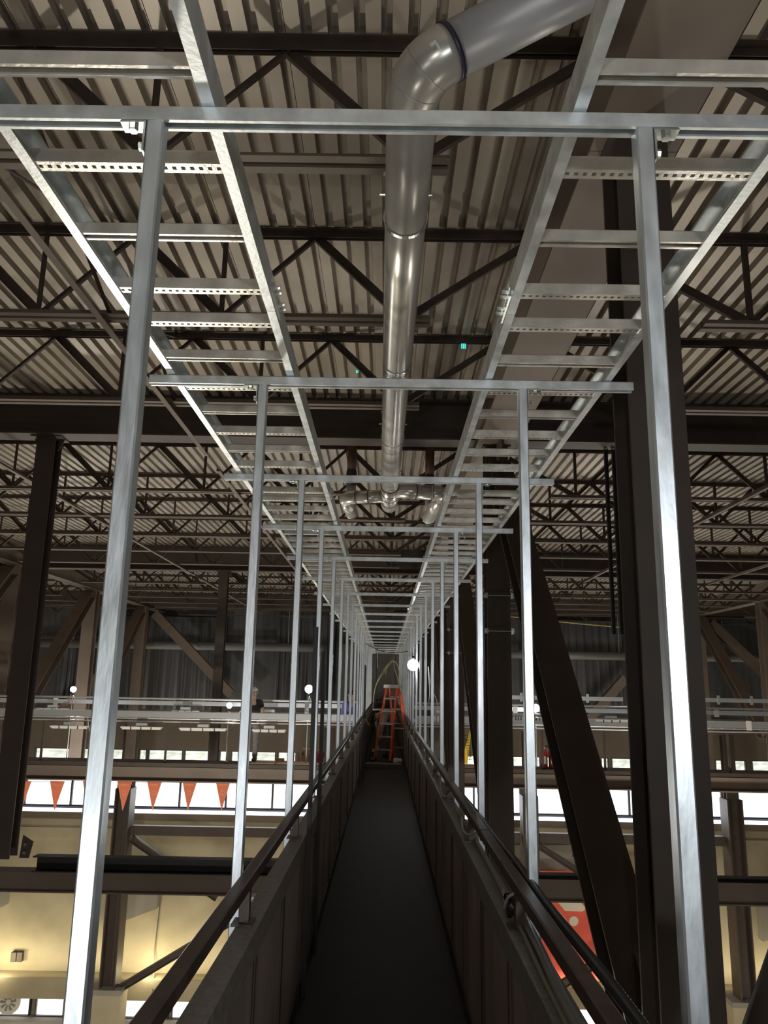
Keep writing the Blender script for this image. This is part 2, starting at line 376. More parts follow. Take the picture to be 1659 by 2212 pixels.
# ------------------------------------------------------------------ roof joists
def make_joist(detail=True):
    r = empty('roof_joist', (0, 0, 0), 'x', 'joist')
    L = 12.9/2
    ang = .065
    zt, zb = 4.045, 3.16
    for z0, sgn, xa, nm in ((zt, -1, L-.2, 'top_chord'), (zb, 1, L-1.2, 'bottom_chord')):
        b_ = MB()
        for s in (-1, 1):
            y0, y1 = sorted((s*.022, s*(.022+ang)))
            b_.box(-xa, xa, y0, y1, z0 if sgn > 0 else z0-.006, z0+.006 if sgn > 0 else z0)
            y0, y1 = sorted((s*.022, s*.028))
            if sgn > 0: b_.box(-xa, xa, y0, y1, z0+.006, z0+ang)
            else: b_.box(-xa, xa, y0, y1, z0-ang, z0-.006)
        b_.build(nm, BROWND if nm == 'top_chord' else BEAMB, r)
    off = .11; mem = []
    V = [off-4.92+1.64*i for i in range(7)]
    for i, v in enumerate(V):
        if i < 6:
            mem.append(((v, zb+.04), (v+.82, zt-.04), .056)); mem.append(((v+.82, zt-.04), (V[i+1], zb+.04), .090))
        mem.append(((v, zb+.04), (v, zt-.04), .046))
    mem.append(((V[0], zb+.04), (-L+.25, zt-.04), .08)); mem.append(((V[6], zb+.04), (L-.25, zt-.04), .08))
    one = MB()
    for a, b, w_ in mem:
        t_ = MB() if detail else one
        d = Vector((b[0]-a[0], 0, b[1]-a[1]))
        # angle section
        pr = [(-.02, -w_/2), (.02, -w_/2), (.02, -w_/2+.006), (-.014, -w_/2+.006), (-.014, w_/2), (-.02, w_/2)]
        up = (1, 0, 0) if abs(d.x) < .01 else (0, 0, 1)
        t_.ext(pr, (a[0], 0, a[1]), (b[0], 0, b[1]), up)
        if detail: t_.build('web_member', BROWND, r)
    if not detail: one.build('web_lattice', BROWND, r)
    return r
jd = make_joist(True); js = make_joist(False)
note_kids(None)
JY = [4.33, 6.5, 8.7, 13.08, 15.2, 17.3, 19.4, 21.55, 26.0, 28.15, 30.4, 32.5, 34.6, 38.6]
used = {}
for bi, side in ((1, 'over the catwalk and left of it'), (2, 'right of the catwalk'), (0, 'far to the left'), (3, 'far to the right')):
    cx = (XB[bi]+XB[bi+1])/2; cnt = 0
    for i, Y in enumerate(JY):
        if bi in (0, 3) and Y < 20: continue
        det = bi in (1, 2) and i < 10
        src = jd if det else js
        if det not in used: o = src; used[det] = 1
        else: o = copy_tree(src)
        o.location = (cx, Y, 0)
        o['label'] = 'dark brown open-web roof joist %s, %s' % (side, nth(i if bi in (1, 2) else cnt))
        o['category'] = 'joist'; o['group'] = 'open-web joists under the roof deck'; cnt += 1
# bridging angles along the joists
for i, (xx, a, b, t) in enumerate(((-2.55, 2.0, 10.6, 'close to the catwalk at the left'), (-2.55, 11.4, 23.4, 'close to the catwalk beyond the front girder'), (-5.75, 4.0, 23.4, 'midway at the left'),
                                   (-5.75, 24.2, 36, 'midway at the left beyond the middle girder'), (5.9, 4.0, 10.6, 'near the columns at the right'), (5.9, 11.3, 23.4, 'at the right beyond the front girder'), (9.6, 11.3, 23.4, 'farthest right'))):
    b_ = MB().ext([(-.03, 0), (.03, 0), (.03, .005), (-.025, .005), (-.025, .06), (-.03, .06)], (xx, a, 3.09), (xx, b, 3.09))
    tag(b_.build('bridging_angle', BEAMB), 'thin brown bridging angle under the joists, ' + t, 'steel angle', 'bridging angles under the joists')
# x bridging
for i, (xx, k) in enumerate(((xx, k) for xx in (-2.55, 5.9) for k in range(0, 2))):
    Y0, Y1 = JY[k], JY[k+1]
    b_ = MB().bar((xx, Y0+.03, 3.2), (xx, Y1-.03, 3.98), .035, .006).bar((xx+.04, Y0+.03, 3.98), (xx+.04, Y1-.03, 3.2), .035, .006)
    tag(b_.build('cross_bridging', BROWND), 'crossed brown bridging between joists %s, %s pair' % ('left of the pipe' if xx < 0 else 'right of the column', ('front', 'next')[k]), 'steel angle', 'crossed bridging between joists')

# ------------------------------------------------------------------ low beams at Y=11.2
tag(MB().ext(W_prof(.28, .25, .02, .2), (-20, 11.25, -2.605), (1.36, 11.25, -2.605)).build('low_beam', BEAMB), 'long brown beam crossing below the catwalk, left length', 'beam')
tag(MB().ext(W_prof(.28, .28, .02, .2), (1.72, 11.25, -2.59), (22, 11.25, -2.59)).build('low_beam', BEAMB), 'long brown beam crossing behind the braces, right length', 'beam')
tag(MB().ext([(-.09, -.095), (.09, -.095), (.09, -.083), (-.07, -.083), (-.07, .083), (.09, .083), (.09, .095), (-.09, .095)], (-4.60, 11.18, -2.38), (1.3, 11.18, -2.38)).build('channel_beam', BLACKS), 'dark steel channel lying on the brown beam at the lower left', 'beam')
tag(MB().ext(W_prof(.14, .05, .01, .06), (1.75, 11.2, -2.42), (22, 11.2, -2.42)).build('channel_beam', BLACKS), 'thin black channel on top of the brown beam at the right', 'beam')
br = empty('bolted_bracket', (-4.72, 10.98, -2.28), 'bolted bracket at the foot of the left column', 'bracket')
MB().poly([(0, 0, 0), (.12, 0, 0), (.16, 0, .2), (.02, 0, .28)], (0, -.02, 0)).build('plate', BROWN, br)
for dz in (.07, .17): MB().cyl((.07, -.02, dz), (.07, -.05, dz), .022, 6).build('bolt', ZINC, br)
# black hanger struts under girder 1
for i, xx in enumerate((3.17, 3.28)):
    tag(MB().ext(strut_prof(.05, .05), (xx, 11.05, .74), (xx, 11.05, 3.43), (0, 1, 0)).build('hanger_channel', BLACKS), 'black hanger channel below the front girder, %s of two' % ('left', 'right')[i], 'channel', 'black hanger channels')
MBp = MB().box(3.30, 3.75, 11.0, 11.1, 1.0, 1.06); tag(MBp.build('clamp_arm', BLACKS), 'short black arm holding the hanger channels', 'bracket')
# clamp rods around the second column
for i, (Y, z) in enumerate(((10.77, 1.22), (10.77, .74), (17.22, 1.2), (17.22, .7))):
    r = empty('rod_clamp', (1.54, Y, z), 'threaded rod with two clamps across the %s column, %s' % (('second', 'third')[i//2], ('upper', 'lower')[i % 2]), 'clamp', 'rod clamps on the columns')
    MB().cyl((-.24, -.03, 0), (.20, -.03, 0), .008, 8).build('rod', ZINC, r)
    for sx in (-1, 1):
        b_ = MB().box(sx*.175-.02, sx*.175+.02, -.05, .02, -.035, .035).build('clamp', ZINC, r)
        MB().cyl((sx*.175, -.05, 0), (sx*.175, -.075, 0), .014, 6).build('nut', ZINC, b_)

# ------------------------------------------------------------------ cable trays
def perf_channel(x0, x1):
    """rung with its slotted back facing down"""
    b_ = MB(); h = .0205; t = .0028; zc = 0
    b_.box(x0, x1, -h, -.007, -h, -h+t); b_.box(x0, x1, .007, h, -h, -h+t)
    n_ = int((x1-x0)/.0245); p_ = (x1-x0)/n_
    for i in range(n_+1):
        a = x0+i*p_-.0065; b = a+.013
        b_.box(max(a, x0), min(b, x1), -.007, .007, -h, -h+t)
    b_.box(x0, x1, -h, -h+t, -h+t, h); b_.box(x0, x1, h-t, h, -h+t, h)
    return b_
def make_tray():
    r = empty('cable_tray', (0, 0, 0), 'x', 'cable tray')
    L = 3.05; hw = .285
    railp = [(-.002, 0), (.030, 0), (.030, .008), (.026, .008), (.026, .003), (.002, .003), (.002, .097), (.026, .097), (.026, .092), (.030, .092), (.030, .10), (-.002, .10)]
    for s in (-1, 1):
        pr = [(a*-s, b) for a, b in railp]
        # dome line along the web
        rail = MB().ext(pr, (s*hw, .002, 0), (s*hw, L-.002, 0)).build('side_rail', GALV, r)
        MB().box(s*hw-.0035*(1+s)/1-.0, s*hw+.0035*(1-s)+.0, .002, L-.002, .044, .056).build('stiffening_rib', GALV, rail)
    for k in range(9):
        y = .135+.3475*k
        if k % 2 == 0: b_ = perf_channel(-hw+.003, hw-.003).build('rung', RUNG, r, (0, y, .0265))
        else: b_ = MB().ext(strut_prof(), (-hw+.003, 0, 0), (hw-.003, 0, 0)).build('rung', RUNG, r, (0, y, .0265))
    for s in (-1, 1):
        pl = MB().box(s*(hw+.005)-.003, s*(hw+.005)+.003, L-.11, L+.11, .018, .042)
        pl.box(s*(hw+.005)-.003, s*(hw+.005)+.003, L-.11, L+.11, .058, .085)
        pl = pl.build('splice_plate', ZINC, r)
        for dy in (-.085, -.045, .045, .085):
            MB().cyl((s*(hw+.008), L+dy, .05), (s*(hw+.030), L+dy, .05), .0085, 6).build('bolt', ZINC, pl)
    return r
RUNG = mat('rung_metal', (.70, .68, .62), .34, .7, .18, 10, bump=.08, bscale=50)
tr = make_tray(); note_kids(None); first = True
for side, cx in (('left', -.725), ('right', .722)):
    for k in range(12):
        o = tr if first else copy_tree(tr); first = False
        o.location = (cx, -.31+3.05*k, 1.372)
        o['label'] = 'galvanized ladder cable tray length on the %s run, %s' % (side, nth(k, 12)); o['group'] = 'cable tray lengths on the %s run' % side

# ------------------------------------------------------------------ strut support frames
def make_frame():
    r = empty('support_frame', (0, 0, 0), 'x', 'support frame')
    z1 = 1.330
    MB().ext(strut_prof(), (-1.10, 0, z1+.0205), (1.11, 0, z1+.0205)).build('crossbar', GALV, r)
    for s, xx in ((-1, -.580), (1, .606)):
        MB().ext(strut_prof(), (xx, 0, -1.25), (xx, 0, z1-.001), (0, -1, 0)).build('post', GALVD, r)
        q = MB().box(*sorted((xx+s*.0225, xx+s*.085)), -.020, .020, z1-.007, z1-.002)
        q.box(*sorted((xx+s*.0225, xx+s*.0275)), -.020, .020, z1-.085, z1-.007)
        q = q.build('angle_bracket', ZINC, r)
        MB().cyl((xx+s*.058, 0, z1-.007), (xx+s*.058, 0, z1-.018), .012, 6).build('bolt', ZINC, q)
        MB().cyl((xx+s*.0275, 0, z1-.06), (xx+s*.040, 0, z1-.06), .011, 6).build('bolt', ZINC, q)
        MB().box(*sorted((xx-.028, xx+.028)), .0215, .027, -1.22, -1.05).build('foot_plate', ZINC, r)
    return r
fr = make_frame(); note_kids(None)
FY = [1.68+1.72*k for k in range(20)]
for k, Y in enumerate(FY):
    o = fr if k == 0 else copy_tree(fr)
    o.location = (0, Y, 0)
    o['label'] = 'galvanized strut frame of two posts and a crossbar over the catwalk, ' + nth(k, 20); o['group'] = 'strut frames along the catwalk'

# ------------------------------------------------------------------ catwalk
r = empty('catwalk', (0, 0, -1.8), 'long dark steel catwalk with solid side panels leading to the ladder', 'catwalk')
YE = 38.5
fl = MB().box(-.50, .52, -3, YE, -.04, 0)
fl.build('floor_plate', FLOORW, r)
for s, xi, xo in ((-1, -.465, -.548), (1, .478, .575)):
    MB().box(*sorted((xi+s*.012, xi+s*.018)), -3, YE, -.02, .86).build('side_panel', MESHM, r)
    # top channel: flat cap with two down-turned lips
    c_ = MB().box(*sorted((xi, xo)), -3, YE, .886, .900); c_.box(*sorted((xi, xi+s*.006)), -3, YE, .80, .886); c_.box(*sorted((xo, xo-s*.006)), -3, YE, .62, .886)
    c_.build('top_channel', CAP, r)
    c_ = MB().box(*sorted((xi, xi+s*.01)), -3, YE, .0, .10); c_.build('toe_board', BROWN, r)
    MB().box(*sorted((xo, xo-s*.012)), -3, YE, -.35, .62).build('outer_stringer', BROWN, r)
    for k in range(23):
        y = .65+1.72*k
        MB().box(*sorted((xi-s*.0, xi+s*.03)), y-.025, y+.025, .0, .80).build('panel_stiffener', BROWN, r)
        MB().box(*sorted((xi-s*.002, xi)), y+.86-.01, y+.86+.01, .0, .80).build('panel_seam', BROWND, r)
for s, xx, t in ((-1, -.522, 'left'), (1, .532, 'right')):
    r = empty('handrail', (xx, 0, -.9), 'rusty brown square handrail on short posts along the %s side of the catwalk' % t, 'handrail')
    MB().ext([(-.024, -.02), (-.018, -.026), (.018, -.026), (.024, -.02), (.024, .02), (.018, .026), (-.018, .026), (-.024, .02)], (0, -3, .150), (0, YE, .150)).build('rail', RUST, r)
    for k in range(22):
        y = 1.55+1.73*k
        p_ = MB().box(-.018, .018, y-.022, y+.022, .008, .124).build('rail_post', RUST, r)
        MB().box(-.045*1, .035, y-.05, y+.05, .0, .008).build('base_plate', RUST, p_)
    if s > 0:
        for y in (3.6, 4.35): MB().ext([(-.0255, -.0275), (.0255, -.0275), (.0255, .0275), (-.0255, .0275)], (0, y-.012, .150), (0, y+.012, .150)).build('rail_joint', BROWN, r)

# ------------------------------------------------------------------ main pipe
def px_(Y): return .085 - (Y-3.6)*.0083
r = empty('exhaust_duct', (0, 0, 2.8), 'large round metal duct hanging above the catwalk with elbow and two branches', 'duct')
R = .127; A = Vector((px_(3.05), 3.05, 0))
MB().tube([(px_(Y), Y, 0) for Y in (3.36, 5, 7, 9, 10.9)], R, 40).build('straight_length', PVC, r)
e0 = Vector((px_(2.95), 2.95, .0))
dirs = Vector((.866, -.05, .49)).normalized()
pts_ = []
c0 = Vector((px_(3.36), 3.36, 0)); c1 = Vector((px_(3.14), 3.14, 0)); c2 = c1 + dirs*.19
for i in range(13):
    t = i/12; pts_.append(c0*(1-t)**2 + c1*2*t*(1-t) + c2*t*t)
el = MB().tube(pts_, R*1.04, 40).build('elbow', PVC, r)
MB().tube([c2 + dirs*a for a in (0, .9, 1.8, 3.2)], R*1.0, 40).build('rising_length', PVCG, r)
MB().tube([c2 + dirs*a for a in (-.012, .012)], R*1.07, 40).build('coupling_band', BAND, r)
for t in (.35, .62):
    q = c0*(1-t)**2 + c1*2*t*(1-t) + c2*t*t; d_ = (2*(1-t)*(c1-c0)+2*t*(c2-c1)).normalized()
    MB().tube([q-d_*.0025, q+d_*.0025], R*1.048, 40).build('elbow_seam', PVCG, r)
# sticker and marker strokes on the elbow
q = pts_[9]; n_ = (Vector((0, 0, 0))-(q+Vector((0, 0, 2.8)))).normalized()
d_ = (pts_[10]-pts_[9]).normalized(); sd = d_.cross(n_).normalized(); n_ = sd.cross(d_).normalized()
def on_el(a, b, h_=.0): 
    ang = b/R; return q + d_*a + (n_*math.cos(ang)+sd*math.sin(ang))*(R*1.045+h_)
s_ = -1
st = MB()
for j in range(4):
    a0, a1 = .03-.02, .03+.012
    b0 = .030+.011*j; b1 = b0+.011
    st.poly([on_el(a0, -b0), on_el(a1, -b0), on_el(a1, -b1), on_el(a0, -b1)], n_*.001)
st = st.build('sticker', WHITEF, r)
for j in range(4): MB().poly([on_el(.012+.004*j*1.3, -.035, .002), on_el(.014+.004*j*1.3, -.035, .002), on_el(.014+.004*j*1.3, -.055, .002), on_el(.012+.004*j*1.3, -.055, .002)], n_*.001).build('printed_bar', BLACK, st)
qq = pts_[2]
for (a, b) in (((-.03, -.02), (.0, .02)), ((-.03, .02), (.0, -.02)), ((.02, 0), (.075, -.008))):
    n2 = (-(qq+Vector((0, 0, 2.8)))).normalized()
    p0 = qq + n2*R*1.05 + Vector((a[0], a[1]*.8, -a[1]*.6)); p1 = qq + n2*R*1.05 + Vector((b[0], b[1]*.8, -b[1]*.6))
    MB().tube([p0, p1], .0022, 5).build('marker_stroke', BLACK, r)
for Y in (6.6, 9.0):
    MB().tube([(px_(Y), Y-.003, 0), (px_(Y), Y+.003, 0)], R*1.012, 40).build('joint_line', BAND, r)
# end manifold
ye = 10.9
MB().tube([(px_(ye), ye, 0), (px_(ye), ye+.9, 0), (px_(ye), ye+1.25, -.01)], R*1.03, 32).build('end_tee', PVC, r)
for y in (ye, ye+.34, ye+.62, ye+.95): MB().tube([(px_(ye), y-.006, 0), (px_(ye), y+.006, 0)], R*1.08, 32).build('coupling_band', BAND, r)
def branch(sx, y0, y1, x1, r_, ya, x2):
    pts = [(px_(ye)+sx*.08, y0, 0), (x1-sx*.17, y1, 0)]
    MB().tube(pts, r_, 28).build('branch_length', PVC, r)
    e = [Vector((x1-sx*.17, y1, 0)), Vector((x1, y1, 0)), Vector((x1, y1+.22, 0))]
    ep = [e[0]*(1-t)**2+e[1]*2*t*(1-t)+e[2]*t*t for t in [i/10 for i in range(11)]]
    MB().tube(ep, r_*1.06, 28).build('branch_elbow', PVC, r)
    MB().tube([(x1, y1+.22, 0), (x2, ya, 0)], r_, 28).build('branch_tail', PVC, r)
    for q_ in ((Vector(pts[0])*.45+Vector(pts[1])*.55), Vector(pts[1])):
        t_ = (Vector(pts[1])-Vector(pts[0])).normalized()*.006
        MB().tube([q_-t_, q_+t_], r_*1.1, 28).build('coupling_band', BAND, r)
    MB().tube([(x2, ya-.03, 0), (x2, ya, 0)], r_*1.08, 28).build('coupling_band', ZINC, r)
    # riser to the roof
    MB().tube([(x2, ya-.22, 0), (x2, ya-.22, .42)], .078, 28).build('riser', PVCG, r)
    MB().tube([(x2, ya-.22, .42), (x2, ya-.22, .66)], .088, 28).build('rubber_coupling', BLACK, r)
    MB().tube([(x2, ya-.22, .66), (x2, ya-.22, 1.24)], .078, 28).build('roof_stub', PIPEO, r)
branch(-1, 11.62, 11.72, -.655, .098, 12.85, -.61)
branch(1, 11.22, 11.36, .815, .110, 13.1, .70)
# hanger straps with rods
for i, Y in enumerate((4.33, 6.5, 8.7, 10.75)):
    s_ = empty('pipe_hanger', (px_(Y), Y, 2.8), 'thin steel loop hanger round the duct, ' + nth(i, 4), 'pipe hanger', 'loop hangers on the duct')
    pts = [(math.sin(a)*(R+.006), 0, -math.cos(a)*(R+.006)) for a in [(-PI*.62)+PI*1.24*j/28 for j in range(29)]]
    pts = [(pts[0][0], 0, .30)] + pts + [(pts[-1][0], 0, .30)]
    o = MB()
    for a, b in zip(pts[:-1], pts[1:]): o.bar(a, b, .028, .004, up=(a[0]+b[0], 0, a[2]+b[2]+.0001))
    o.build('strap', ZINC, s_)
    for sx in (-1, 1):
        MB().cyl((sx*(R-.006), 0, .16), (sx*(R+.035), 0, .16), .009, 6).build('bolt', ZINC, s_)
    MB().box(-.14, .14, -.015, .015, .298, .31).build('yoke', ZINC, s_)
    MB().cyl((0, 0, .30), (0, 0, .36), .008, 8).build('rod', ZINC, s_)
# little green indicator tags on a joist
for px0, py0, t in ((1000, 748, 'larger, right of the duct'), (771, 803, 'smaller, left of the duct')):
    p_ = P(px0, py0, 8.6); s_ = empty('indicator_light', p_, 'small glowing green indicator on a joist, ' + t, 'indicator', 'green indicators')
    k_ = 1 if t[0] == 'l' else .5
    for j in range(3): MB().box((-.02+.02*j)*k_, (-.008+.02*j)*k_, -.01, 0, -.03*k_, .03*k_).build('lens', GREENLED, s_)

# ------------------------------------------------------------------ cross mezzanine at Y=20
for side, a, b in (('left', -22, -.72), ('right', .8, 22)):
    tag(MB().ext(W_prof(.3, .34, .03, .03), (a, 20, -2.2), (b, 20, -2.2)).build('platform_beam', BEAMB), 'brown edge beam of the cross platform on the %s side' % side, 'beam')
    tag(MB().box(a, b, 19.86, 20.72, -2.02, -1.93).build('cross_platform', BROWN), 'dark platform deck crossing behind the posts on the %s side' % side, 'platform')
    rr = empty('platform_railing', ((a+b)/2, 19.95, -1.93), 'thin brown railing of the cross platform on the %s side' % side, 'railing')
    hw = (b-a)/2
    nn = 14
    for k in range(nn+1):
        x_ = -hw+.05+(2*hw-.1)*k/nn
        MB().box(x_-.025, x_+.025, -.02, .02, 0, .95).build('railing_post', BROWN, rr)
    MB().box(-hw, hw, -.018, .018, .93, .97).build('top_rail', BROWN, rr)
    # galvanized trays across
    for j, (Y, z0, z1, t) in enumerate(((19.75, -.86, -.72, 'front lower'), (21.6, -.62, -.52, 'upper rear'), (22.4, -.98, -.90, 'lower rear'))):
        rr = empty('cross_tray', ((a+b)/2, Y, z0), 'galvanized tray running across on the %s side, %s one' % (side, t), 'cable tray', 'cross trays on the platform')
        h_ = z1-z0
        MB().box(-hw, hw, -.2, -.195, 0, h_).build('side_rail', ALU, rr); MB().box(-hw, hw, .195, .2, 0, h_).build('side_rail', ALU, rr)
        q_ = MB()
        for k in range(int(hw*2/.3)): q_.box(-hw+.1+.3*k, -hw+.14+.3*k, -.195, .195, .0, .02)
        tag(q_.build('rungs', ALU, rr), kind='stuff')
        for k in range(4): MB().box(-hw*.75+hw*.5*k-.06, -hw*.75+hw*.5*k+.06, -.215, -.2, -.05, h_+.03).build('clamp', WHITEF, rr)
for side, a, b in (('left', -22, -.72), ('right', .8, 22)):
    for j, (Y, z, t) in enumerate(((19.62, -.885, 'upper'), (19.62, -.955, 'lower'))):
        tag(MB().cyl((a, Y, z), (b, Y, z), .016, 8).build('conduit', ALU), 'thin bright conduit along the cross platform on the %s side, %s one' % (side, t), 'conduit', 'conduits along the cross platform')
    for j, (Y, z, t) in enumerate(((21.3, -.45, 'top'),)):
        tag(MB().cyl((a, Y, z), (b, Y, z), .025, 8).build('conduit', ALU), 'bright conduit above the rear tray on the %s side' % side, 'conduit', 'conduits along the cross platform')
def fixture(px0, px1, py, Y, lab):
    a = P(px0, py, Y); b = P(px1, py, Y); L = (b-a).length/2
    rr = empty('strip_light', (a+b)/2, lab, 'light fixture', 'strip lights on the cross platform')
    MB().poly([(-L, -.07, 0), (L, -.07, 0), (L, .07, 0), (-L, .07, 0)], (0, 0, .035)).build('housing', WHITEF, rr)
    MB().box(-L+.03, L-.03, -.05, .05, -.03, 0).build('diffuser', WHITEF, rr)
    for k in (-.5, 0, .5): MB().box(k*L-.012, k*L+.012, -.075, -.051, -.032, .036).build('clip', MULL, rr)
    MB().box(-.13, .13, -.05, .05, .06, .12).build('ballast_box', ALU, rr)
    for k in (-.1, .1): MB().box(k-.01, k+.01, -.01, .01, .035, .06).build('hanger', ALU, rr)
for a, b, y, Y, t in ((110, 190, 1571, 19.5, 'lower row, leftmost'), (262, 350, 1573, 19.5, 'lower row, second from left'), (388, 490, 1576, 19.5, 'lower row, third from left'), (545, 618, 1579, 19.5, 'lower row, just behind the second left post'),
                      (80, 148, 1533, 21.2, 'upper row, leftmost'), (372, 430, 1538, 21.2, 'upper row, near the thin column'), (545, 620, 1543, 21.2, 'upper row, beside the worker'),
                      (1108, 1130, 1552, 19.6, 'right side, beside the second column'), (1150, 1180, 1553, 19.6, 'right side, below the small bulb'), (1285, 1355, 1558, 19.6, 'right side, left of the big black column')):
    fixture(a, b, y, Y, 'white strip light on the cross platform, ' + t)
# work lights
def work_light(p, lab, up=0, rad=.062):
    rr = empty('work_light', p, lab, 'lamp', 'bare work lights')
    MB().ball((0, 0, 0), rad, 16, 10).build('bulb', LED, rr)
    if up:
        MB().cyl((0, 0, rad-.005), (0, 0, rad+.06), .025, 10).build('socket', BLACK, rr)
        MB().cyl((0, 0, rad+.06), (0, 0, up-p[2]), .008, 6).build('cord', WIRE, rr)
    else:
        MB().cyl((0, 0, -rad-.06), (0, 0, -rad+.005), .025, 10).build('socket', BLACK, rr)
        MB().cyl((0, 0, -1.925-p[2]), (0, 0, -rad-.06), .014, 8).build('stand_pole', ALU, rr)
        MB().tube([(0, 0, -rad-.03), (.10, 0, -rad-.3), (.35, 0, -rad-.28), (.5, 0, -1.0)], .008, 6).build('cord', WIRE, rr)
for (p, e), t in zip(LAMPS, ('at the far left before a diagonal brace', 'beside the worker on the platform', 'left of the catwalk posts', 'on the right row of catwalk posts', 'small one right of the catwalk',
                             'hidden by the big black column')):
    work_light(p, 'glaring bare work bulb ' + t, 1.372 if 'right row' in t else 0, .10 if e >= 90 else .07)
# white pole under the third lamp
pp = P(667, 1515, 20.4)
tag(MB().box(pp.x-.05, pp.x+.05, 19.93, 19.99, -.72, pp.z).build('standing_pole', ALU), 'pale pole below the bulb left of the catwalk posts', 'pole')
# pink looped cord
pl = P(153, 1500, 19.9); pts = [pl+Vector((0, 0, 0)), pl+Vector((-.02, 0, -.12)), pl+Vector((-.06, 0, -.25)), pl+Vector((-.18, 0, -.26)), pl+Vector((-.15, 0, -.18)), pl+Vector((-.02, 0, -.2))]
tag(MB().tube(pts, .011, 6).build('cord', mat('pink_cord', (.75, .3, .28), .5)), 'pink looped cord below the leftmost bulb', 'cord')
# black posts standing in the walkway at the left
for i, (xx, Y, z0, z1) in enumerate(((-.480, 5.14, -1.8, .36), (-.485, 5.95, -1.8, .24), (-.42, 15.6, -1.8, .38), (-.415, 15.95, -1.8, .36))):
    tag(MB().ext([(-.013, -.013), (.013, -.013), (.013, .013), (-.013, .013)], (xx+.03, Y, z0), (xx+.03, Y, z1), (0, 1, 0)).build('upright_bar', BLACKS), 'dark upright bar standing inside the left panel of the catwalk, %s' % nth(i, 4), 'bar', 'dark upright bars in the catwalk')

# ------------------------------------------------------------------ rear frame before the concrete wall
YFm = 37.6
COLF = [P(271, 1720, YFm).x + 421/1700*36.9*k for k in range(4)]
for i, cx in enumerate(COLF):
    rr = empty('frame_column', (cx, YFm, ZF), 'brown steel column on a concrete pier before the rear wall, %s from the left' % ('first', 'second', 'third', 'fourth')[i], 'column', 'columns before the rear wall')
    MB().box(-.75, .65, -.5, .5, 0, 1.9).build('pier', CONC, rr)
    MB().box(-.78, .68, -.53, .53, 1.9, 2.1).build('pier_cap', CONCD, rr)
    MB().ext(W_prof(.85, .7, .06, .05), (0, 0, 2.1), (0, 0, 10.25), (1, 0, 0)).build('shaft', BROWN, rr)
    MB().ext(W_prof(.5, .4, .04, .04), (0, 0, 10.25), (0, 0, 13), (0, 1, 0)).build('upper_shaft', BROWN, rr)
for i in range(3):
    a, b = COLF[i]+.43, COLF[i+1]-.43
    tag(MB().box(a, b, YFm-.15, YFm+.15, -6.75, -6.35).build('frame_beam', BROWN), 'brown horizontal beam below the ribbon window, %s bay' % ('left', 'middle', 'right')[i], 'beam', 'beams below the ribbon window')
    for j, (p0, p1, t) in enumerate((((a, YFm, -6.9), (a+4.0, YFm, -9.3), 'upper'), ((a, YFm, -13.0), (a+4.6, YFm, -10.3), 'lower'))):
        tag(MB().ext(W_prof(.3, .3, .03, .03), p0, p1).build('frame_brace', BROWN), 'brown %s diagonal brace before the concrete wall, %s bay' % (t, ('left', 'middle', 'right')[i]), 'brace', 'diagonal braces before the concrete wall')
# concrete brackets on the wall and sloping sills
for i, px0 in enumerate((-20, 305, 1700)):
    p_ = P(px0, 1930, YW).x
    MBc = MB().poly([(p_-1.5, YW-.001, -9.2), (p_+.9, YW-.001, -9.2), (p_+.9, YW-.001, -10.3), (p_-1.5, YW-.001, -11.2)], (0, -.5, 0))
    tag(MBc.build('wall_corbel', CONCD), 'grey concrete corbel on the rear wall, %s' % ('at the left edge', 'beside the first rear column', 'at the right edge')[i], 'corbel', 'corbels on the rear wall')
# conduit line and outlet boxes
tag(MB().tube([P(348, 1935, 39.8), P(333, 2060, 39.8), P(330, 2150, 39.0)], .03, 6).build('wall_conduit', CONCD), 'thin vertical conduit on the concrete wall at the left', 'conduit')
for i, x_ in enumerate((30, 43)):
    p_ = P(x_, 2067, 39.85); tag(MB().box(p_.x-.12, p_.x+.12, 39.78, 39.99, p_.z-.2, p_.z+.2).build('outlet_box', BROWN), 'small brown outlet box on the concrete wall, %s one' % ('left', 'right')[i], 'outlet box', 'outlet boxes on the concrete wall')
# round fan in the ground window
p_ = P(18, 2165, 39.5); rr = empty('round_fan', p_, 'round white fan with swirled blades before the ground-floor window', 'fan')
MB().tube([(0, 0, 0), (0, .12, 0)], .52, 28).build('housing', WHITEF, rr)
for k in range(9):
    a = 2*PI*k/9
    MB().poly([(.12*math.cos(a), -.02, .12*math.sin(a)), (.36*math.cos(a+.1), -.02, .36*math.sin(a+.1)), (.36*math.cos(a+.45), -.02, .36*math.sin(a+.45)), (.12*math.cos(a+.5), -.02, .12*math.sin(a+.5))], (0, .018, 0)).build('blade', CONCD, rr)
# stepped dark concrete shape right
pts = [P(1160, 1823, 39.9), P(1240, 1823, 39.9), P(1240, 1845, 39.9), P(1207, 1845, 39.9), P(1207, 1865, 39.9), P(1190, 1880, 39.9), P(1160, 1880, 39.9)]
tag(MB().poly([P(1040, 1822, 39.95), P(1232, 1822, 39.95), P(1232, 1848, 39.95), P(1260, 1830, 39.95), P(1275, 1826, 39.95), P(1275, 1850, 39.95), P(1215, 1870, 39.95), P(1208, 1885, 39.95), P(1040, 1882, 39.95)], (0, -.4, 0)).build('stepped_panel', CONCD), 'dark stepped concrete stair underside on the wall behind the braces', 'stair')
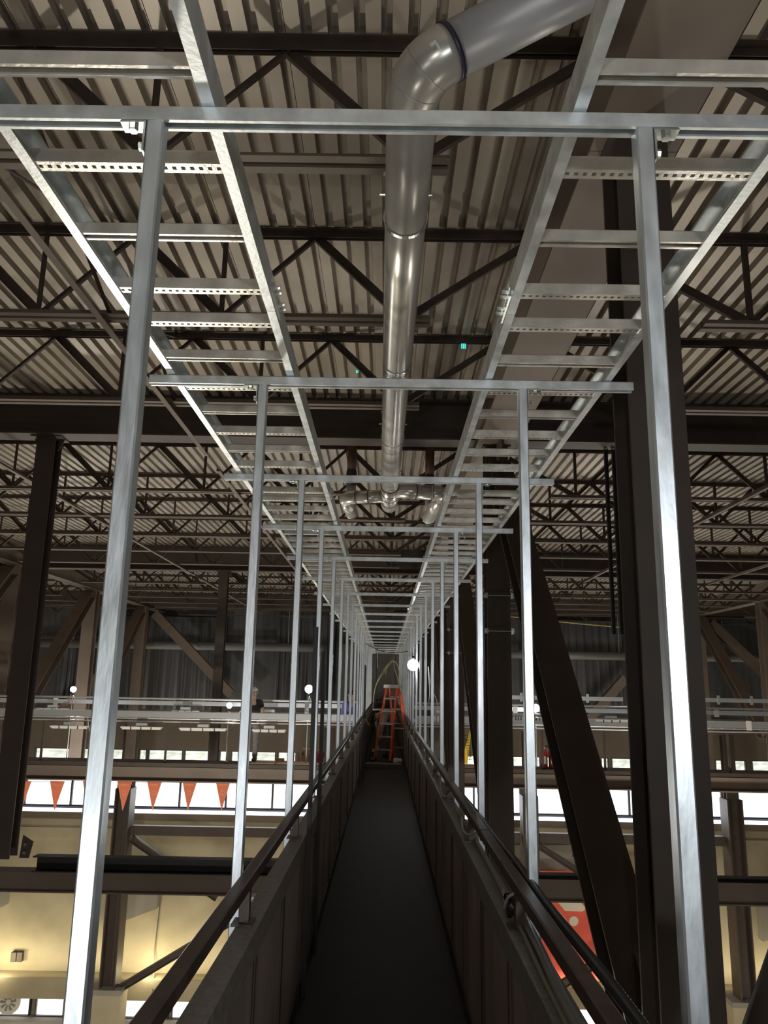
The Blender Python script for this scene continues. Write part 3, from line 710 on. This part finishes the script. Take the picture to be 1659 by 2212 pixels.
# red banner with cream shapes
rr = empty('red_banner', P(1200, 1990, 38.9), 'red banner with cream slanted shapes and dots behind the diagonal brace', 'banner')
o_ = rr.location
def BP(px0, py0, off=0): return P(px0, py0, 38.9-off)-o_
def cloth(pts, m, nm, off=0, th=.02, par=rr): return MB().poly([BP(*p, off) for p in pts], (0, th, 0)).build(nm, m, par)
cloth([(1090, 1880), (1420, 1885), (1420, 2120), (1090, 2110)], REDB, 'cloth', 0, .03)
cloth([(1203, 1947), (1238, 1947), (1233, 1941), (1248, 1941), (1264, 1960), (1263, 1966), (1258, 1969), (1221, 1968)], CREAM, 'printed_shape', .03)
cloth([(1183, 1940), (1192, 1952), (1222, 1985), (1225, 1990), (1222, 1995), (1216, 1997), (1180, 1990), (1160, 1960)], CREAM, 'printed_shape', .03)
for cx_, cy_, rad in ((1239.5, 1990, 10), (1278, 1962, 10), (1330, 1990, 10)):
    cloth([(cx_+rad*math.cos(2*PI*k/24), cy_+rad*1.08*math.sin(2*PI*k/24)) for k in range(24)], CREAM, 'printed_dot', .03)
cloth([(1300, 1947), (1335, 1947), (1330, 1941), (1345, 1941), (1361, 1960), (1355, 1969), (1318, 1968)], CREAM, 'printed_shape', .03)
# pennants on a line
def pennant(i, px0):
    a = P(px0-15, 1687, 20.7); c = P(px0, 1752, 20.7)
    wd = .19; hh = a.z-c.z
    rr = empty('pennant', (P(px0, 1687, 20.7)), 'orange triangular pennant hanging below the platform beam, %s from the left' % ('first', 'second', 'third', 'fourth', 'fifth', 'sixth', 'seventh')[i], 'pennant', 'orange pennants')
    MB().poly([(-wd, 0, 0), (wd, 0, 0), (.0, 0, -hh)], (0, .004, 0)).build('cloth', PEN, rr)
    ring = MB()
    for k in range(16):
        a0, a1 = 2*PI*k/16, 2*PI*(k+1)/16
        ring.poly([(.045*math.cos(a0), -.003, -.28+.045*math.sin(a0)), (.045*math.cos(a1), -.003, -.28+.045*math.sin(a1)), (.055*math.cos(a1), -.003, -.28+.055*math.sin(a1)), (.055*math.cos(a0), -.003, -.28+.055*math.sin(a0))], (0, .002, 0))
    ring.build('printed_ring', PENL, rr)
    MB().box(-.11, .11, -.003, -.001, -.10, -.085).build('printed_line', PENL, rr)
    for s in (-1, 1): MB().bar((s*(wd-.01), -.002, 0), (s*.002, -.002, -hh+.03), .002, .006, (1, 0, 0)).build('edge_trim', PENL, rr)
for i, px0 in enumerate((52, 124, 195, 270, 334, 410, 482)): pennant(i, px0)
tag(MB().tube([P(10, 1688, 20.71), P(270, 1690, 20.71), P(560, 1692, 20.71)], .006, 5).build('bunting_line', BLACK), 'thin cord carrying the orange pennants', 'cord')
# horizontal ducts on rear wall
for i, (a, b, y, Y, rad, m, t) in enumerate(((80, 700, 1389, 38.5, .2, ALU, 'left of the catwalk'), (1090, 1420, 1413, 38.5, .2, ALU, 'behind the diagonal brace'), (1520, 1700, 1420, 38.5, .2, ALU, 'at the right edge'))):
    A_, B_ = P(a, y, Y), P(b, y, Y); B_.z = A_.z
    rr = empty('wall_duct', A_, 'horizontal grey duct before the dark rear wall ' + t, 'duct', 'ducts before the dark rear wall')
    MB().cyl((0, 0, 0), B_-A_, rad, 16).build('duct_body', mat('duct_dull', (.20, .20, .20), .5, .3), rr)
    nn = max(2, int((B_-A_).length/3))
    for k in range(nn):
        x_ = (B_-A_).x*(k+.5)/nn; MB().cyl((x_, 0, 0), (x_, 0, 1.9), .012, 6).build('hanger_rod', ALU, rr)
for a, b, y, Y, t in ((1090, 1345, 1506, 24.5, 'between the columns'), (1515, 1700, 1512, 24.5, 'at the right edge')):
    A_, B_ = P(a, y, Y), P(b, y, Y); B_.z = A_.z
    rr = empty('cross_channel', A_, 'grey cross channel with clamps at the right side, ' + t, 'channel')
    MB().bar((0, 0, 0), B_-A_, .06, .12).build('channel', ALU, rr)
    for k in range(3): MB().box((k+.5)*1.0-.04, (k+.5)*1.0+.04, -.05, -.03, -.12, .14).build('clamp', ALU, rr)
# yellow rope
tag(MB().tube([P(1075, 1329, 23.85), P(1250, 1347, 25.5), P(1420, 1362, 27.5)], .02, 5).build('rope', WIREY), 'yellow rope strung between the brace and the black column', 'rope')
# dark vertical folds in front of rear wall: hanging plastic sheets
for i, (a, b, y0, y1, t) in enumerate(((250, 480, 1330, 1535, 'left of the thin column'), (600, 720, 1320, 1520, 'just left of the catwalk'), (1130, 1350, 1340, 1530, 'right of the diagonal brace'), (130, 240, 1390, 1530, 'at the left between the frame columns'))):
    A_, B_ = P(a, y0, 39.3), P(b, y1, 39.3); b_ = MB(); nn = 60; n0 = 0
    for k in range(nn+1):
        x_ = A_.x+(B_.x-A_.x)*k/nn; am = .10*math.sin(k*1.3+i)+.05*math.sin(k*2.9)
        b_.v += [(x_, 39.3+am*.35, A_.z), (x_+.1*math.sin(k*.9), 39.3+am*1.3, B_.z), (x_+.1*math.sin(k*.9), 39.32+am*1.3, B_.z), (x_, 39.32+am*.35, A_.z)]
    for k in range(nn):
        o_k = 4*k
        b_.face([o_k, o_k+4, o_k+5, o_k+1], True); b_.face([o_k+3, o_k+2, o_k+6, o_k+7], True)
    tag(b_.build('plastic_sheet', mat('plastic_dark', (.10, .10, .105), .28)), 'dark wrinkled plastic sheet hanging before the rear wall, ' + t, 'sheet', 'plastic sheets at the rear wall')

# ------------------------------------------------------------------ things on the platform
def carton(px0, px1, y0, y1, Y, lab, m=CARD, name='cardboard_box'):
    a = P(px0, y1, Y); b = P(px1, y0, Y)
    rr = empty(name, ((a.x+b.x)/2, Y, a.z), lab, 'box', 'cardboard boxes on the platform')
    hw = (b.x-a.x)/2; h_ = b.z-a.z
    MB().box(-hw, hw, 0, hw*1.4, 0, h_).build('carton', m, rr)
    MB().box(-hw*.12, hw*.12, -.003, 0, 0, h_).build('tape_strip', PLY, rr)
zpl = -1.93
carton(596, 613, 1639, 1650, 20.35, 'small cardboard box lying on plywood beside the third left post')
carton(642, 656, 1625, 1647, 20.5, 'tall cardboard box on the platform left of the stack')
carton(655, 672, 1632, 1647, 20.5, 'lower cardboard box of the stack on the platform')
carton(653, 674, 1617, 1632, 20.5, 'upper cardboard box of the stack on the platform')
bk = P(690, 1646, 20.5); rr = empty('bucket', bk, 'red bucket on the platform beside the cardboard boxes', 'bucket')
MB().tube([(0, 0, 0), (0, 0, .25)], .1, 18, rf=lambda i: (.10, .125)[i]).build('body', REDP, rr)
MB().tube([(math.cos(a)*.125, 0, .25+.04*math.sin(a)) for a in [PI*k/10 for k in range(11)]], .005, 6).build('handle', ALU, rr)
for a, b, y, t in ((545, 600, 1650, 'under the worker'), (598, 700, 1647, 'under the cardboard boxes'), (1000, 1042, 1652, 'right of the catwalk')):
    A_, B_ = P(a, y, 20.3), P(b, y-4, 20.3)
    tag(MB().box(A_.x, B_.x, 19.9, 20.65, zpl+.001, zpl+.03).build('plywood_sheet', PLY), 'plywood sheet lying on the cross platform ' + t, 'plywood', 'plywood sheets')
for i, px0 in enumerate((1177, 1194)):
    b_ = P(px0, 1668, 20.1); rr = empty('fire_extinguisher', (b_.x, 20.15, zpl), 'red fire extinguisher standing on the platform, %s of the pair' % ('left', 'right')[i], 'fire extinguisher', 'fire extinguishers')
    MB().tube([(0, 0, 0), (0, 0, .03), (0, 0, .38), (0, 0, .44), (0, 0, .47)], .1, 20, rf=lambda k: (.08, .085, .085, .06, .025)[k]).build('cylinder', REDP, rr)
    MB().tube([(0, 0, .47), (0, 0, .52)], .025, 10).build('valve', ALU, rr)
    MB().poly([(-.02, -.012, .52), (.11, -.012, .54), (.11, -.012, .56), (-.02, -.012, .54)], (0, .024, 0)).build('lever', BLACK, rr)
    MB().tube([(.02, 0, .50), (.10, 0, .52), (.17, 0, .42), (.24, 0, .2)], .014, 8).build('hose', BLACK, rr)
    MB().box(-.04, .04, -.09, -.086, .12, .3).build('label_plate', WHITEF, rr)
# caution tape
a, b = P(1016, 1578, 19.4), P(1003, 1650, 19.4)
rr = empty('caution_tape', a, 'yellow caution tape hanging down right of the catwalk posts', 'tape')
n_ = 14; tb = MB()
for k in range(n_+1):
    t = k/n_; c = (b-a)*t; ww = .022+.055*t; tw = .25*math.sin(t*3)
    for s in (-1, 1): tb.v.append((c.x+s*ww*math.cos(tw), s*ww*math.sin(tw), c.z))
for k in range(n_): tb.face([2*k, 2*k+1, 2*k+3, 2*k+2])
tb.build('tape', YEL, rr)
tx = bpy.data.curves.new('caution_text', 'FONT'); tx.body = 'CAUTION'; tx.size = .13; tx.extrude = .001; tx.align_x = 'CENTER'; tx.align_y = 'CENTER'
tx.materials.append(BLACK); tmp_ = bpy.data.objects.new('tmp_word', tx); C.objects.link(tmp_); bpy.context.view_layer.update()
tme = bpy.data.meshes.new_from_object(tmp_.evaluated_get(bpy.context.evaluated_depsgraph_get())); bpy.data.objects.remove(tmp_)
txo = bpy.data.objects.new('printed_word', tme); C.objects.link(txo); txo.parent = rr
d_ = (b-a); txo.location = d_*.5+Vector((0, -.09, 0)); txo.rotation_euler = (PI/2, PI/2-math.atan2(-d_.x, -d_.z)*1.0, 0)

# electrical boxes right of the walkway
rr = empty('electrical_panel', P(945, 1540, 15.5), 'pale electrical cabinet with switches beyond the right row of posts', 'electrical cabinet')
MB().box(-.09, .12, 0, .1, -.22, .06).build('enclosure', mat('panel_beige', (.36, .34, .28), .5), rr)
for k in range(3): MB().box(-.075+.065*k, -.035+.065*k, -.008, 0, -.16, -.06).build('switch', WHITEF, rr)
MB().box(-.02, .05, -.02, 0, .0, .05).build('outlet', WHITEF, rr)
tag(MB().tube([P(926, 1445, 15.4), P(930, 1475, 15.4), P(936, 1495, 15.4), P(944, 1515, 15.4), P(946, 1530, 15.4)], .010, 6).build('cable', WIRE), 'white cable dropping to the electrical cabinet', 'cable')

# cable bundle arching over the end of the catwalk
Yc = 21.5
def cab(pts, m, lab, rad=.012, Y=Yc):
    tag(MB().tube(smooth([P(*p, Y) for p in pts]), rad, 6).build('cable', m), lab, 'cable', 'cables arching over the ladder')
def smooth(pts, n_=8):
    out = []
    for i in range(len(pts)-1):
        p0, p1, p2, p3 = pts[max(i-1, 0)], pts[i], pts[i+1], pts[min(i+2, len(pts)-1)]
        for j in range(n_):
            t = j/n_; out.append(.5*((2*p1)+(p2-p0)*t+(2*p0-5*p1+4*p2-p3)*t*t+(3*p1-p0-3*p2+p3)*t**3))
    return out+[pts[-1]]
cab([(849, 1426), (840, 1433), (825, 1454), (814, 1475), (808, 1500), (806, 1528)], WIRE, 'grey cable arching down to the left behind the ladder')
cab([(850, 1427), (838, 1440), (828, 1455), (820, 1466), (812, 1482), (807, 1505)], WIREY, 'yellow cable arching down to the left behind the ladder')
cab([(850, 1427), (853, 1445), (858, 1462), (862, 1480), (866, 1510)], WIREY, 'yellow cable dropping to the right behind the ladder')
cab([(850, 1427), (857, 1434), (862, 1450), (866, 1470), (868, 1500), (870, 1530)], WIRE, 'white cable dropping to the right behind the ladder')
cab([(835, 1438), (834, 1448), (833, 1457)], WIREY, 'short cable end hanging from the bundle')
cab([(815, 1412), (815, 1430), (815, 1443)], WIRE, 'thin cord with a knob hanging from the end of the tray')
cab([(790, 1390), (815, 1403), (845, 1410), (882, 1407)], BLACK, 'black cable slung across the tray near its far end', .01)
# right post cables
for i, pts in enumerate((((1060-135, 1440), (928, 1500), (920, 1540), (915, 1580)), ((898, 1445), (899, 1470), (898, 1500)))):
    tag(MB().tube(smooth([P(*p, 14.5) for p in pts]), .008, 6).build('cable', WIRE), ('white cable hanging along the right row of posts', 'cable hanging below the bulb on the right posts')[i], 'cable')

# ------------------------------------------------------------------ ladder
rr = empty('stepladder', (.20, 20.0, -1.8), 'orange fibreglass stepladder with grey steps standing open on the catwalk', 'ladder', None, math.radians(-33))
H_ = 1.79
def lerp(a, b, t): return Vector(a)+(Vector(b)-Vector(a))*t
ft = [(-.23, -.45, 0), (.23, -.45, 0)]; tp = [(-.15, -.04, H_), (.15, -.04, H_)]
rf_ = [(-.22, .46, 0), (.22, .46, 0)]; rt_ = [(-.13, .06, H_-.04), (.13, .06, H_-.04)]
chp = [(-.012, -.035), (.012, -.035), (.012, -.029), (-.006, -.029), (-.006, .029), (.012, .029), (.012, .035), (-.012, .035)]
for s in (0, 1):
    pr = [(a*(1 if s == 0 else -1), b) for a, b in chp]
    MB().ext(pr, ft[s], tp[s], (0, 1, 0)).build('front_rail', ORANGE, rr)
    MB().ext(pr, rf_[s], rt_[s], (0, 1, 0)).build('rear_rail', ORANGE, rr)
    MB().box(ft[s][0]-.03, ft[s][0]+.03, ft[s][1]-.05, ft[s][1]+.04, 0, .05).build('foot', BLACK, rr)
    MB().box(rf_[s][0]-.025, rf_[s][0]+.025, rf_[s][1]-.04, rf_[s][1]+.04, 0, .05).build('foot', BLACK, rr)
    MB().bar(lerp(ft[s], tp[s], .5)+Vector((0, .03, 0)), lerp(rf_[s], rt_[s], .5), .004, .025).build('spreader_bar', ALU, rr)
for k in range(1, 6):
    a = lerp(ft[0], tp[0], k/6); b = lerp(ft[1], tp[1], k/6)
    MB().box(a.x, b.x, a.y-.04, a.y+.045, a.z-.035, a.z).build('step', ALU, rr)
for k in (1, 2.6, 4.2, 5.2):
    a = lerp(rf_[0], rt_[0], k/6); b = lerp(rf_[1], rt_[1], k/6)
    MB().bar(a, b, .02, .03).build('rear_brace', ALU, rr)
MB().box(-.20, .20, -.11, .13, H_-.06, H_+.02).build('top_cap', mat('ladder_cap', (.55, .55, .55), .5), rr)
MB().bar(lerp(rf_[1], rt_[1], .60)+Vector((.02, 0, 0)), lerp(rf_[1], rt_[1], .92)+Vector((.02, 0, 0)), .02, .15, (0, 1, 0)).build('side_label', ORANGE, rr)

# ------------------------------------------------------------------ people
def skin_mesh(name, pts, edges, m, parent, sub=2):
    me = bpy.data.meshes.new(name); me.from_pydata([p[:3] for p in pts], edges, []); me.materials.append(m)
    o = bpy.data.objects.new(name, me); C.objects.link(o); o.parent = parent
    md = o.modifiers.new('skin', 'SKIN'); md.use_smooth_shade = True
    for i, p in enumerate(pts):
        rx = p[3]; ry = p[4] if len(p) > 4 else rx
        me.skin_vertices[0].data[i].radius = (rx, ry); me.skin_vertices[0].data[i].use_root = (i == 0)
    s_ = o.modifiers.new('sub', 'SUBSURF'); s_.levels = sub; s_.render_levels = sub
    return o
def limb_hand(pts, edges, wi, d, nrm):
    """palm and five fingers from the wrist vertex wi"""
    w_ = Vector(pts[wi][:3]); d = Vector(d).normalized(); nrm = Vector(nrm).normalized(); sd = d.cross(nrm).normalized()
    pts.append((*(w_+d*.05), .022, .03)); pi_ = len(pts)-1; edges.append((wi, pi_))
    for k, (off, L) in enumerate(((-.03, .06), (-.011, .075), (.009, .08), (.028, .07))):
        a = w_+d*.09+sd*off; pts.append((*a, .010)); i0 = len(pts)-1; edges.append((pi_, i0))
        a = a+d*L*.55-nrm*.008; pts.append((*a, .009)); i1 = len(pts)-1; edges.append((i0, i1))
        a = a+d*L*.4-nrm*.025; pts.append((*a, .008)); edges.append((i1, len(pts)-1))
    a = w_+d*.045-sd*.04-nrm*.01; pts.append((*a, .011)); i0 = len(pts)-1; edges.append((pi_, i0))
    a = a+d*.04-sd*.015-nrm*.01; pts.append((*a, .009)); edges.append((i0, len(pts)-1))
def person(loc, rz, lab, J, shirt, trousers, hat, hatm, sleeve=1):
    """J: joint positions in local space (person faces -Y)"""
    r = empty('person', loc, lab, 'person', None, rz)
    pel, chest, neck, head = Vector(J['pelvis']), Vector(J['chest']), Vector(J['neck']), Vector(J['head'])
    pts = [(*pel, .15, .11), (*(pel.lerp(chest, .5)), .14, .10), (*chest, .17, .115), (*neck, .055), (*head, .085, .10), (*(head+(head-neck).normalized()*.10), .075, .085)]
    E = [(0, 1), (1, 2), (2, 3), (3, 4), (4, 5)]
    def add(p, r_, par): pts.append((*p, r_)); E.append((par, len(pts)-1)); return len(pts)-1
    for s in 'LR':
        sh = add(J['sh'+s], .062, 2); e = add(J['el'+s], .042, sh); w_ = add(J['wr'+s], .030, e)
        limb_hand(pts, E, w_, Vector(J['wr'+s])-Vector(J['el'+s]), (0, 0, 1) if abs((Vector(J['wr'+s])-Vector(J['el'+s])).normalized().z) < .8 else (0, -1, 0))
        h = add(J['hip'+s], .095, 0); k = add(J['kn'+s], .062, h); a = add(J['an'+s], .042, k)
        f = add(Vector(J['an'+s])+Vector(J.get('toe', (0, -.16, -.05))), .035, a)
    skin_mesh('body', pts, E, SKIN, r)
    # shirt
    sp = [(*chest, .20, .145), (*pel.lerp(chest, .5), .175, .135), (*pel.lerp(chest, -.02), .175, .14), (*pel.lerp(chest, -.25), .16, .13), (*neck.lerp(chest, .15), .085)]
    se = [(0, 1), (1, 2), (2, 3), (0, 4)]
    for s in 'LR':
        sp.append((*J['sh'+s], .080)); se.append((0, len(sp)-1))
        e_ = Vector(J['sh'+s]).lerp(Vector(J['el'+s]), .62 if sleeve < 1 else 1); sp.append((*e_, .062)); se.append((len(sp)-2, len(sp)-1))
        if sleeve == 1: sp.append((*Vector(J['el'+s]).lerp(Vector(J['wr'+s]), .92), .045)); se.append((len(sp)-2, len(sp)-1))
    skin_mesh('shirt', sp, se, shirt, r)
    tp_ = [(*pel.lerp(chest, .25), .155, .12), (*pel, .172, .135)]; te = [(0, 1)]
    for s in 'LR':
        tp_.append((*J['hip'+s], .112)); te.append((1, len(tp_)-1)); tp_.append((*J['kn'+s], .078)); te.append((len(tp_)-2, len(tp_)-1))
        tp_.append((*(Vector(J['an'+s])+Vector((0, 0, -.03))), .072)); te.append((len(tp_)-2, len(tp_)-1))
    skin_mesh('trousers', tp_, te, trousers, r)
    for s in 'LR':
        a = Vector(J['an'+s]); t = a+Vector(J.get('toe', (0, -.16, -.05)))
        skin_mesh('boot', [(a.x, a.y+.06, a.z-.02, .066, .06), (a.x, a.y, a.z-.025, .068, .062), (t.x, t.y, max(t.z, .045), .062, .05), (t.x*1.1-a.x*.1, t.y-.06, .045, .05, .04)], [(0, 1), (1, 2), (2, 3)], BOOT, r, 1)
    up = (head-neck).normalized(); fwd = Vector(J.get('face', (0, -1, 0))).normalized()
    sd = fwd.cross(up).normalized()
    c = head+up*.04
    MB().ball(c+fwd*.105-up*.01, .018, 8, 6, (.8, 1, 1.3)).build('nose', SKIN, r)
    MB().tube([c+fwd*.098-up*.055-sd*.024, c+fwd*.103-up*.058, c+fwd*.098-up*.055+sd*.024], .006, 6).build('mouth', mat('lips', (.35, .14, .12), .6), r)
    for k in (-1, 1):
        MB().ball(c+fwd*.090+sd*.034*k+up*.015, .012, 8, 6).build('eye', BLACK, r)
        MB().ball(c+sd*.098*k, .026, 8, 6, (.6, .6, 1.2)).build('ear', SKIN, r)
    hb = MB(); nseg = 20
    b0 = len(hb.v)
    for j in range(7):
        th = PI/2*j/6
        for k in range(nseg):
            ph = 2*PI*k/nseg; rr_ = .112*math.cos(th)
            p_ = c+up*(.045+.095*math.sin(th))+sd*rr_*math.cos(ph)+fwd*rr_*1.12*math.sin(ph); hb.v.append(tuple(p_))
    for j in range(6):
        for k in range(nseg): hb.face([b0+j*nseg+k, b0+j*nseg+(k+1) % nseg, b0+(j+1)*nseg+(k+1) % nseg, b0+(j+1)*nseg+k], True)
    o = hb.build(hat, hatm, r)
    MB().poly([c+up*.045+fwd*.09-sd*.08, c+up*.045+fwd*.09+sd*.08, c+up*.04+fwd*.18+sd*.05, c+up*.04+fwd*.18-sd*.05], up*.01).build('brim', hatm, o)
    return r
stand = dict(pelvis=(0, 0, .95), chest=(0, -.02, 1.33), neck=(0, -.01, 1.52), head=(0, -.03, 1.62), shL=(.19, 0, 1.42), elL=(.27, -.10, 1.17), wrL=(.30, -.30, 1.02),
             shR=(-.19, 0, 1.42), elR=(-.28, -.10, 1.17), wrR=(-.36, -.28, 1.02), hipL=(.09, 0, .90), knL=(.10, -.02, .50), anL=(.10, 0, .09), hipR=(-.09, 0, .90), knR=(-.10, -.02, .50), anR=(-.10, 0, .09))
wk = P(541, 1644, 20.35)
person((wk.x, 20.35, -1.90), 0, 'person in black t-shirt and grey trousers standing on the cross platform', stand, TEE, JEAN, 'hard_hat', HATW, sleeve=.5)
bend = dict(pelvis=(.10, .02, .92), chest=(-.06, -.10, 1.12), neck=(-.20, -.17, 1.06), head=(-.27, -.20, 1.02), shL=(-.02, -.20, 1.10), elL=(-.12, -.28, .82), wrL=(-.16, -.30, .58),
            shR=(-.12, .04, 1.10), elR=(-.28, -.02, .85), wrR=(-.26, -.10, .58), hipL=(.15, -.05, .88), knL=(.10, -.12, .48), anL=(.12, -.02, .09), hipR=(.08, .09, .88), knR=(.02, .02, .48), anR=(.03, .08, .09), face=(-.5, -.6, -.6), toe=(-.10, -.12, -.05))
bp = P(838, 1638, 21.0)
person((bp.x-.02, 21.0, -1.8), 0, 'person in grey jacket and dark cap bending over behind the stepladder', bend, HOOD, JEAN, 'cap', HAT)
st3 = dict(stand)
bz = P(756, 1560, 21.3)
person((bz.x, 21.3, -1.93), .6, 'person in blue shirt standing on the platform behind the left row of posts', st3, BLUE, JEAN, 'cap', HAT)

# things at the ladder's feet
g = P(803, 1632, 19.9); rr = empty('tool_bag', (g.x+.03, 20.1, -1.8), 'black tool bag with yellow tool at the left of the ladder', 'tool bag')
MB().poly([(-.11, 0, 0), (.09, 0, 0), (.06, 0, .2), (-.08, 0, .2)], (0, .2, 0)).build('bag', BLACK, rr)
MB().tube([(-.06, .1, .2), (-.03, .1, .30), (.03, .1, .30), (.05, .1, .2)], .01, 6).build('handle', BLACK, rr)
MB().box(-.03, .06, -.03, .03, .2, .27).build('yellow_tool', YEL, rr)
MB().tube([(-.05, -.03, .02), (.08, -.08, .12), (.12, -.10, .34)], .018, 8).build('white_tool', SHEET, rr)
b_ = MB()
for k in range(7):
    a = random.random()*6; b_.ball((.05*math.cos(a), .09*math.sin(a), .05+.04*random.random()), .06, 7, 5, (1.2, 1, .8))
g = P(862, 1644, 19.5); tag(b_.build('plastic_wrap', SHEET, None, (.33, 19.35, -1.8)), 'crumpled clear plastic wrap at the right foot of the ladder', 'plastic wrap')
tag(MB().bar((-.42, 19.2, -1.785), (.42, 19.15, -1.785), .09, .03).build('lumber_board', PLY), 'short board lying across the catwalk before the ladder', 'board')
tag(MB().bar((-.43, 18.2, -1.785), (.44, 18.2, -1.785), .06, .03).build('threshold_bar', BROWN), 'dark bar lying across the catwalk floor', 'bar')
tag(MB().ext(strut_prof(), (-.30, 20.9, -.62), (.46, 20.75, -.60)).build('loose_strut', ALU), 'loose strut length held across the rails behind the ladder', 'strut')

# ------------------------------------------------------------------ hoses and cables on the right rail
hp = smooth([Vector(p) for p in ((.70, 1.2, -.86), (.672, 1.9, -.84), (.64, 2.5, -.80), (.605, 3.1, -.775), (.590, 3.7, -.755), (.585, 4.4, -.76), (.582, 5.4, -.77), (.585, 7, -.80), (.59, 9, -.79))], 60)
tag(MB().tube(hp, .02, 12, rf=lambda i: .0195 if i % 2 else .0165).build('corrugated_hose', mat('black_hose', (.03, .03, .032), .35)), 'black corrugated hose lying along the outside of the right handrail', 'hose')
hp = smooth([Vector(p) for p in ((.515, 1.2, -.872), (.520, 1.9, -.874), (.528, 2.5, -.878), (.548, 2.95, -.88), (.560, 3.4, -.885))], 12)
tag(MB().tube(hp, .018, 12).build('grey_hose', mat('hose_grey', (.18, .175, .165), .4)), 'grey flexible conduit lying on the cap of the right side panel', 'conduit')
hp = smooth([Vector(p) for p in ((.498, 1.2, -.882), (.502, 2.0, -.885), (.512, 2.7, -.888), (.530, 3.3, -.889), (.548, 4.4, -.889), (.55, 6, -.889))], 12)
tag(MB().tube(hp, .009, 8).build('cable', mat('cable_olive', (.22, .22, .17), .5)), 'thin olive cable on the cap of the right side panel', 'cable')
for i, pts in enumerate((((.520, 3.30, -.78), (.495, 3.32, -.80), (.49, 3.4, -.86), (.51, 3.5, -.88), (.53, 3.7, -.86)), ((.52, 4.6, -.78), (.497, 4.8, -.83), (.50, 5.2, -.87), (.53, 5.6, -.86)),
                         ((.52, 6.3, -.78), (.495, 6.6, -.86), (.50, 7.2, -.88), (.53, 7.6, -.80)), ((.525, 9.0, -.78), (.49, 9.3, -.87), (.50, 9.9, -.88), (.53, 10.3, -.8)))):
    tag(MB().tube(smooth([Vector(p) for p in pts]), .006, 6).build('wire_loop', WIRE), 'loose pale wire sagging below the right handrail, ' + nth(i, 4), 'wire', 'loose wires on the right rail')
rr = empty('wire_bundle', (.53, 3.36, -.9), 'knotted bundle of dark cable ties at the near right rail post', 'wire bundle')
for k in range(4):
    pts = [Vector((.030*math.cos(a+k)*(1+.15*k), .04*math.sin(a+k), .03+.02*k+.02*math.sin(2*a))) for a in [2*PI*j/14 for j in range(15)]]
    MB().tube(pts, .005, 6).build('loop', BLACK, rr)
# dark member close by at the lower right corner
tag(MB().cyl(P(1655, 2330, 3.1), P(1745, 2060, 3.1), .12, 16).build('near_brace', mat('near_brace_brown', (.06, .045, .035), .5)), 'dark rounded brace in the lower right corner of the picture', 'brace')
# small shiny clip on left rail
tag(MB().box(-.56, -.535, 3.6, 3.66, -.895, -.885).build('metal_clip', ZINC), 'small shiny clip on the cap of the left side panel', 'clip')
